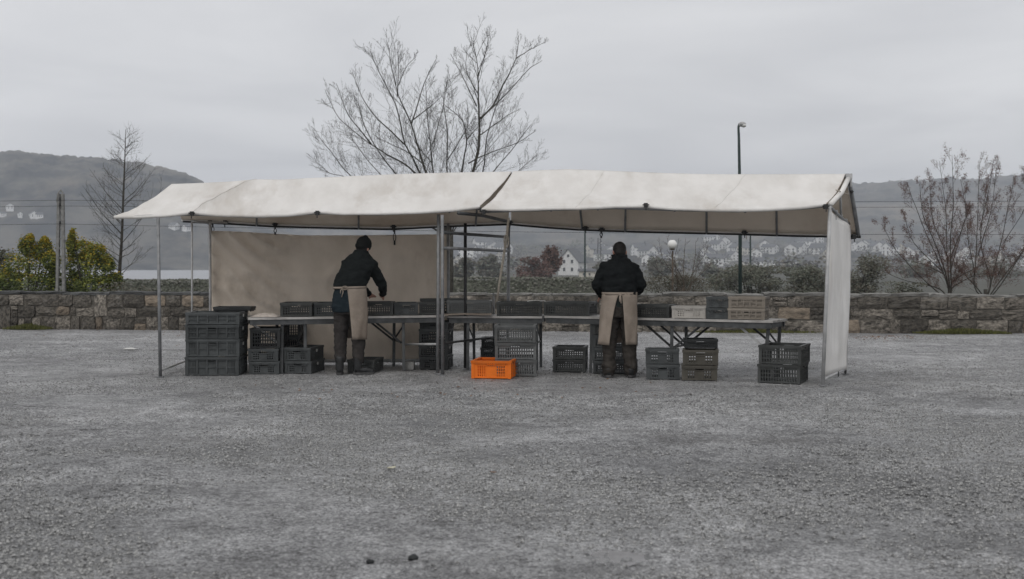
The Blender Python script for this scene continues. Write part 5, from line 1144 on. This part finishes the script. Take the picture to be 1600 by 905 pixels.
# ------------------------------------------------------------------ houses
def house(name, label, loc, rz, wd, dp, he, hr, wallm, wins, group=None, chim=True):
    t = thing(name, label, 'house', loc, rz, group)
    q = MB(); x, y = wd / 2, dp / 2
    q.add([(-x, -y, -3), (x, -y, -3), (x, -y, he), (0, -y, hr), (-x, -y, he), (-x, y, -3), (x, y, -3), (x, y, he), (0, y, hr), (-x, y, he)], [(0, 1, 2, 3, 4), (9, 8, 7, 6, 5), (1, 6, 7, 2), (5, 0, 4, 9), (2, 7, 8, 3), (9, 4, 3, 8), (0, 5, 6, 1)])
    local('wall', q.mesh('wall', M[wallm]), t)
    q = MB(); oh = .45; sl = (hr - he) / x
    for s_ in (-1, 1):
        a, b = Vector((0, 0, hr + .04)), Vector((s_ * (x + oh), 0, he - sl * oh + .04)); th = Vector((0, 0, .22))
        q.add([a + Vector((0, -y - oh, 0)), b + Vector((0, -y - oh, 0)), b + Vector((0, y + oh, 0)), a + Vector((0, y + oh, 0)), a + Vector((0, -y - oh, 0)) + th, b + Vector((0, -y - oh, 0)) + th, b + Vector((0, y + oh, 0)) + th, a + Vector((0, y + oh, 0)) + th], [(0, 1, 2, 3), (7, 6, 5, 4), (0, 4, 5, 1), (3, 2, 6, 7), (1, 5, 6, 2), (0, 3, 7, 4)])
    rf = local('roof', q.mesh('roof', M['roof_slate']), t)
    if chim:
        q = MB(); q.box((x * .15, y * .5, hr + .5), (.9, .7, 1.6)); local('chimney', q.mesh('chimney', M['roof_slate']), rf)
    for side, u, z, ww, wh in wins:
        q = MB(); R = Matrix.Identity(3) if side == 'f' else Matrix.Rotation(pi / 2 if side == 'r' else -pi / 2, 3, 'Z'); off = y if side == 'f' else x
        c = R @ Vector((u, -off - .04, z)); q.box(c + R @ Vector((0, 0, wh / 2 + .08)), (ww + .3, .12, .14), R); q.box(c + R @ Vector((0, 0, -wh / 2 - .08)), (ww + .3, .2, .14), R)
        for s_ in (-1, 1): q.box(c + R @ Vector((s_ * (ww / 2 + .07), 0, 0)), (.14, .12, wh + .02), R)
        wn_ = local('window', q.mesh('window', M[wallm]), t)
        q = MB(); q.box(c + R @ Vector((0, .015, 0)), (ww, .05, wh), R); local('pane', q.mesh('pane', M['glass_dark']), wn_)
    return t
def hp(px, py): d, z = on_hill(px, py); return Vector(((px - 800) / F * d, d, z)), d
loc, d = hp(895, 430); k = d / F
house('gabled_house', 'white gabled house with a grey slate roof and dark windows, seen beneath the canvas roof', loc, radians(-24), 33 * k, 40 * k, 21 * k, 40 * k, 'render_white',
      [('f', -6.5 * k, 21 * k, 4 * k, 5.5 * k), ('f', 6.5 * k, 21 * k, 4 * k, 5.5 * k), ('f', -6.5 * k, 9 * k, 4 * k, 5.5 * k), ('f', 6.5 * k, 9 * k, 4 * k, 5.5 * k), ('f', 0, 30 * k, 4 * k, 4.5 * k), ('r', -8 * k, 11 * k, 4 * k, 5 * k), ('r', 8 * k, 11 * k, 4 * k, 5 * k)], chim=False)
loc, d = hp(917, 433.5); k = d / F
house('outbuilding', 'low cream outbuilding in front of the white gabled house', loc + Vector((0, -3, 0)), radians(80), 12 * k, 25 * k, 10 * k, 12.5 * k, 'render_cream', [('l', -5 * k, 5 * k, 3 * k, 4 * k), ('l', 4 * k, 5 * k, 3 * k, 4 * k)], chim=False)
rg = random.Random(77); protos = []
for i in range(6):
    wd, dp, he = rg.uniform(7, 9.5), rg.uniform(9, 14), rg.uniform(4.5, 6.2)
    wn_ = [('f', s_ * wd * .25, z, 1.1, 1.4) for s_ in (-1, 1) for z in (1.6, he - 1.3)] + [('r', s_ * dp * .25, z, 1.1, 1.4) for s_ in (-1, 0, 1) for z in (1.6, he - 1.3)] + [('l', s_ * dp * .25, z, 1.1, 1.4) for s_ in (-1, 0, 1) for z in (1.6, he - 1.3)]
    protos.append((wd, dp, he, he + rg.uniform(2.2, 3.4), 'render_cream' if i == 2 else 'render_white', wn_))
used = {}
def far_house(px, py, rz, sc=1.0, lab=None):
    i = rg.randrange(6); loc, d = hp(px, py)
    if lab: LB, GR = lab
    elif px < 120: LB, GR = 'small pale house on the far wooded shore at the left edge', 'pale houses on the far shore at the left edge'
    elif px < 400: LB, GR = 'small pale house on the far shore seen between the left stall posts', 'pale houses on the far shore between the posts'
    elif px < 800: LB, GR = 'hazy pale house in the valley seen through the middle stall frame', 'pale houses seen through the middle stall frame'
    elif px < 970: LB, GR = 'hazy pale house on the slope just behind the white gabled house', 'pale houses behind the gabled house'
    elif px < 1070: LB, GR = 'hazy pale house in the valley around the white globe lamp', 'pale houses around the globe lamp'
    elif px < 1160: LB, GR = 'hazy pale house between the globe lamp tree and the tall street lamp', 'pale houses left of the street lamp'
    elif px < 1300: LB, GR = 'hazy pale house on the slope right of the tall street lamp', 'pale houses right of the street lamp'
    elif px < 1440: LB, GR = 'hazy pale house just right of the white cloth side strip', 'pale houses right of the side strip'
    else: LB, GR = 'hazy pale house half hidden behind the russet trees', 'pale houses behind the russet trees'
    if i not in used: used[i] = house('distant_house', LB, loc, rz, *protos[i][:4], protos[i][4], protos[i][5], GR); used[i].scale = (sc,) * 3
    else: c = copy_thing(used[i], loc, rz, LB, (sc,) * 3); c['group'] = GR
spots = [(4, 340), (15, 338), (31, 342), (52, 341), (61, 345), (272, 359), (293, 361), (744, 397), (754, 394), (764, 396), (775, 393), (786, 398), (700, 412), (716, 417), (772, 412), (728, 403),
         (938, 396), (950, 399), (930, 402), (946, 409), (1001, 400), (1012, 404), (1024, 401), (1036, 405), (1048, 408), (1016, 414), (1030, 416), (1008, 396), (1112, 380), (1120, 392), (1131, 388), (1142, 394), (1106, 404), (1114, 416), (1128, 412), (1144, 408), (1152, 400),
         (1165, 398), (1194, 390), (1203, 396), (1182, 404), (1264, 388), (1272, 384), (1257, 390), (1280, 398), (1290, 405), (1236, 400), (1246, 396), (1338, 390), (1347, 393), (1356, 390), (1369, 395), (1381, 393), (1392, 398), (1410, 396), (1430, 401), (1452, 408), (1462, 404), (1478, 410), (1496, 414), (1508, 407), (1518, 412), (1533, 408), (1547, 414), (1560, 404), (1574, 411), (1588, 406), (1597, 416), (1440, 424)]
for px, py in spots: far_house(px, py, rg.uniform(-1.3, 1.3), rg.uniform(.95, 1.5) * (.5 if px < 400 else 1))
for px in (1170, 1184, 1206, 1219, 1233, 1247, 1259): far_house(px, 419.5, rg.choice((1.45, 1.6)), .95, ('white terrace house in the row above the grey green bushes', 'white terrace houses above the bushes'))

# woodland between the far houses
rw = random.Random(91); m = MB()
for i in range(400):
    px = rw.uniform(560, 1760); py = lerp(372, 431, rw.random() ** .7); loc, d = hp(px, py)
    if d > 2100: continue
    H_ = rw.uniform(5, 10); W2 = H_ * rw.uniform(.5, .9)
    if 862 < px < 950 and py > 415: continue
    for k in range(46):
        v = Vector((rw.gauss(0, 1), rw.gauss(0, 1), rw.gauss(0, 1))).normalized() * rw.uniform(.5, 1.05); q = loc + Vector((v.x * W2, v.y * W2, H_ * .5 + v.z * H_ * .5)); u, w2 = frame((rw.gauss(0, 1), rw.gauss(0, 1), rw.gauss(0, 1))); s_ = rw.uniform(.5, 1.1)
        m.add([q - u * s_, q - w2 * s_ * .6, q + u * s_, q + w2 * s_ * .6], [(0, 1, 2, 3)], i % 3)
kind(tag(m.build('woodland', [M['leaf_dull'], M['leaf_sage'], M['leaf_wood']]), 'hazy leafless woodland spread between the houses across the valley', 'woodland'), 'stuff')


# ------------------------------------------------------------------ small things on the ground
def flat_leaf(name, label, px, py, s_, m, seed, cat='leaf'):
    c = G(px, py); r = random.Random(seed); a = r.uniform(0, 6.28); u = Vector((cos(a), sin(a), 0)); v = Vector((-sin(a), cos(a), 0)); z0 = plaza_z(c.x, c.y); q = MB(); rows = []
    for k in range(7):
        t = k / 6; wv = s_ * .42 * sin(pi * min(1, t * .93 + .05)) ** .8; p = Vector((c.x, c.y, z0 + .012 + .3 * s_ * (t - .5) ** 2)) + u * (t - .5) * s_ * 1.5
        rows.append([p - v * wv + UP * .12 * s_, p, p + v * wv + UP * .16 * s_])
    q.grid(rows); tag(solid(q.build(name, M[m], smooth=True), .001), label, cat)
flat_leaf('fallen_leaf', 'pale yellow fallen leaf on the open gravel', 612, 731, .05, 'leaf_pale', 1)
flat_leaf('fallen_leaf', 'small rusty fallen leaf on the gravel left of centre', 771, 738, .03, 'leaf_litter', 2)
flat_leaf('fallen_leaf', 'small pale fallen leaf in front of the orange crate', 716, 606, .05, 'leaf_litter', 3)
for px, py, s_, lab, sd_ in ((578.5, 879, .017, 'dark round pebble on the gravel near the bottom of the view', 1), (646, 873, .022, 'flat dark pebble near the bottom of the view, right of the round one', 2)):
    c = G(px, py); q = MB(); q.ell((c.x, c.y, plaza_z(c.x, c.y) + s_ * .4), (s_ * 1.2, s_, s_ * .7), 12, 8)
    q.v = [tuple(Vector(p) + Vector((nz(p[0] * 60, p[1] * 60, p[2] * 60 + sd_),) * 3) * s_ * .25) for p in q.v]; tag(q.build('pebble', M['cr_black'], smooth=True), lab, 'pebble')
def puddle(px, py, hw, hd, seed):
    c = G(px, py); q = MB(); r = random.Random(seed); n = 36; ring = []
    for i in range(n):
        a = 2 * pi * i / n; k = 1 + .35 * nz(cos(a) * 1.6 + seed, sin(a) * 1.6) + .2 * nz(cos(a) * 4, sin(a) * 4 + seed); ring.append((c.x + hw * k * cos(a), c.y + hd * k * sin(a)))
    zl = sum(plaza_z(x, y) for x, y in ring) / n + .001; q.v = [(x, y, zl) for x, y in ring] + [(c.x, c.y, zl)]; q.f = [(i, (i + 1) % n, n) for i in range(n)]; q.mi = [0] * n
    kind(q.build('puddle', M['puddle']), 'structure')
M['puddle'] = mat('puddle', (0.16, 0.16, 0.165), (0.24, 0.24, 0.245), 0.15, 3, 4, 0.03)
puddle(966, 870, .13, .16, 1); puddle(262, 546, .42, .10, 2); puddle(205, 545, .25, .07, 3)
c = G(203, 546); crumple('paper_scrap', 'pale scrap of litter on the wet gravel left of the stall', 'litter', (c.x, c.y, plaza_z(c.x, c.y) + .004), .10, .06, .03, 'tag', 5)
m = MB(); r = random.Random(4)
for i in range(420):
    if i < 250: px, py = r.gauss(1380, 40), 524 + abs(r.gauss(0, 3))
    elif i < 330: px, py = r.uniform(380, 1250), r.uniform(590, 625)
    else: px, py = r.uniform(20, 330), 516 + abs(r.gauss(0, 12))
    c = G(px, py); a = r.uniform(0, 6.28); s_ = r.uniform(.012, .026); u = Vector((cos(a), sin(a), .2)) * s_; v = Vector((-sin(a), cos(a), .3)) * s_ * .6; c.z = plaza_z(c.x, c.y) + .012
    m.add([c - u, c - v, c + u, c + v], [(0, 1, 2, 3)])
kind(tag(m.build('leaf_litter', M['leaf_litter']), 'tiny rusty leaf scraps scattered on the gravel', 'leaf litter'), 'stuff')

# ------------------------------------------------------------------ haze in the valley
bpy.ops.mesh.primitive_cube_add(size=1, location=(0, 1630, 117)); hz = bpy.context.object; hz.name = 'haze'; hz.scale = (5200, 3400, 250)
hm = bpy.data.materials.new('haze_air'); hm.use_nodes = True; t = hm.node_tree
for n_ in list(t.nodes):
    if n_.type != 'OUTPUT_MATERIAL': t.nodes.remove(n_)
v = t.nodes.new('ShaderNodeVolumePrincipled'); v.inputs['Color'].default_value = (0.87, 0.92, 1.0, 1); v.inputs['Density'].default_value = 0.00029; v.inputs['Anisotropy'].default_value = 0.0
t.links.new(v.outputs[0], [n_ for n_ in t.nodes if n_.type == 'OUTPUT_MATERIAL'][0].inputs['Volume'])
hz.data.materials.append(hm); kind(hz, 'stuff'); tag(hz, 'pale winter haze filling the valley', 'haze')
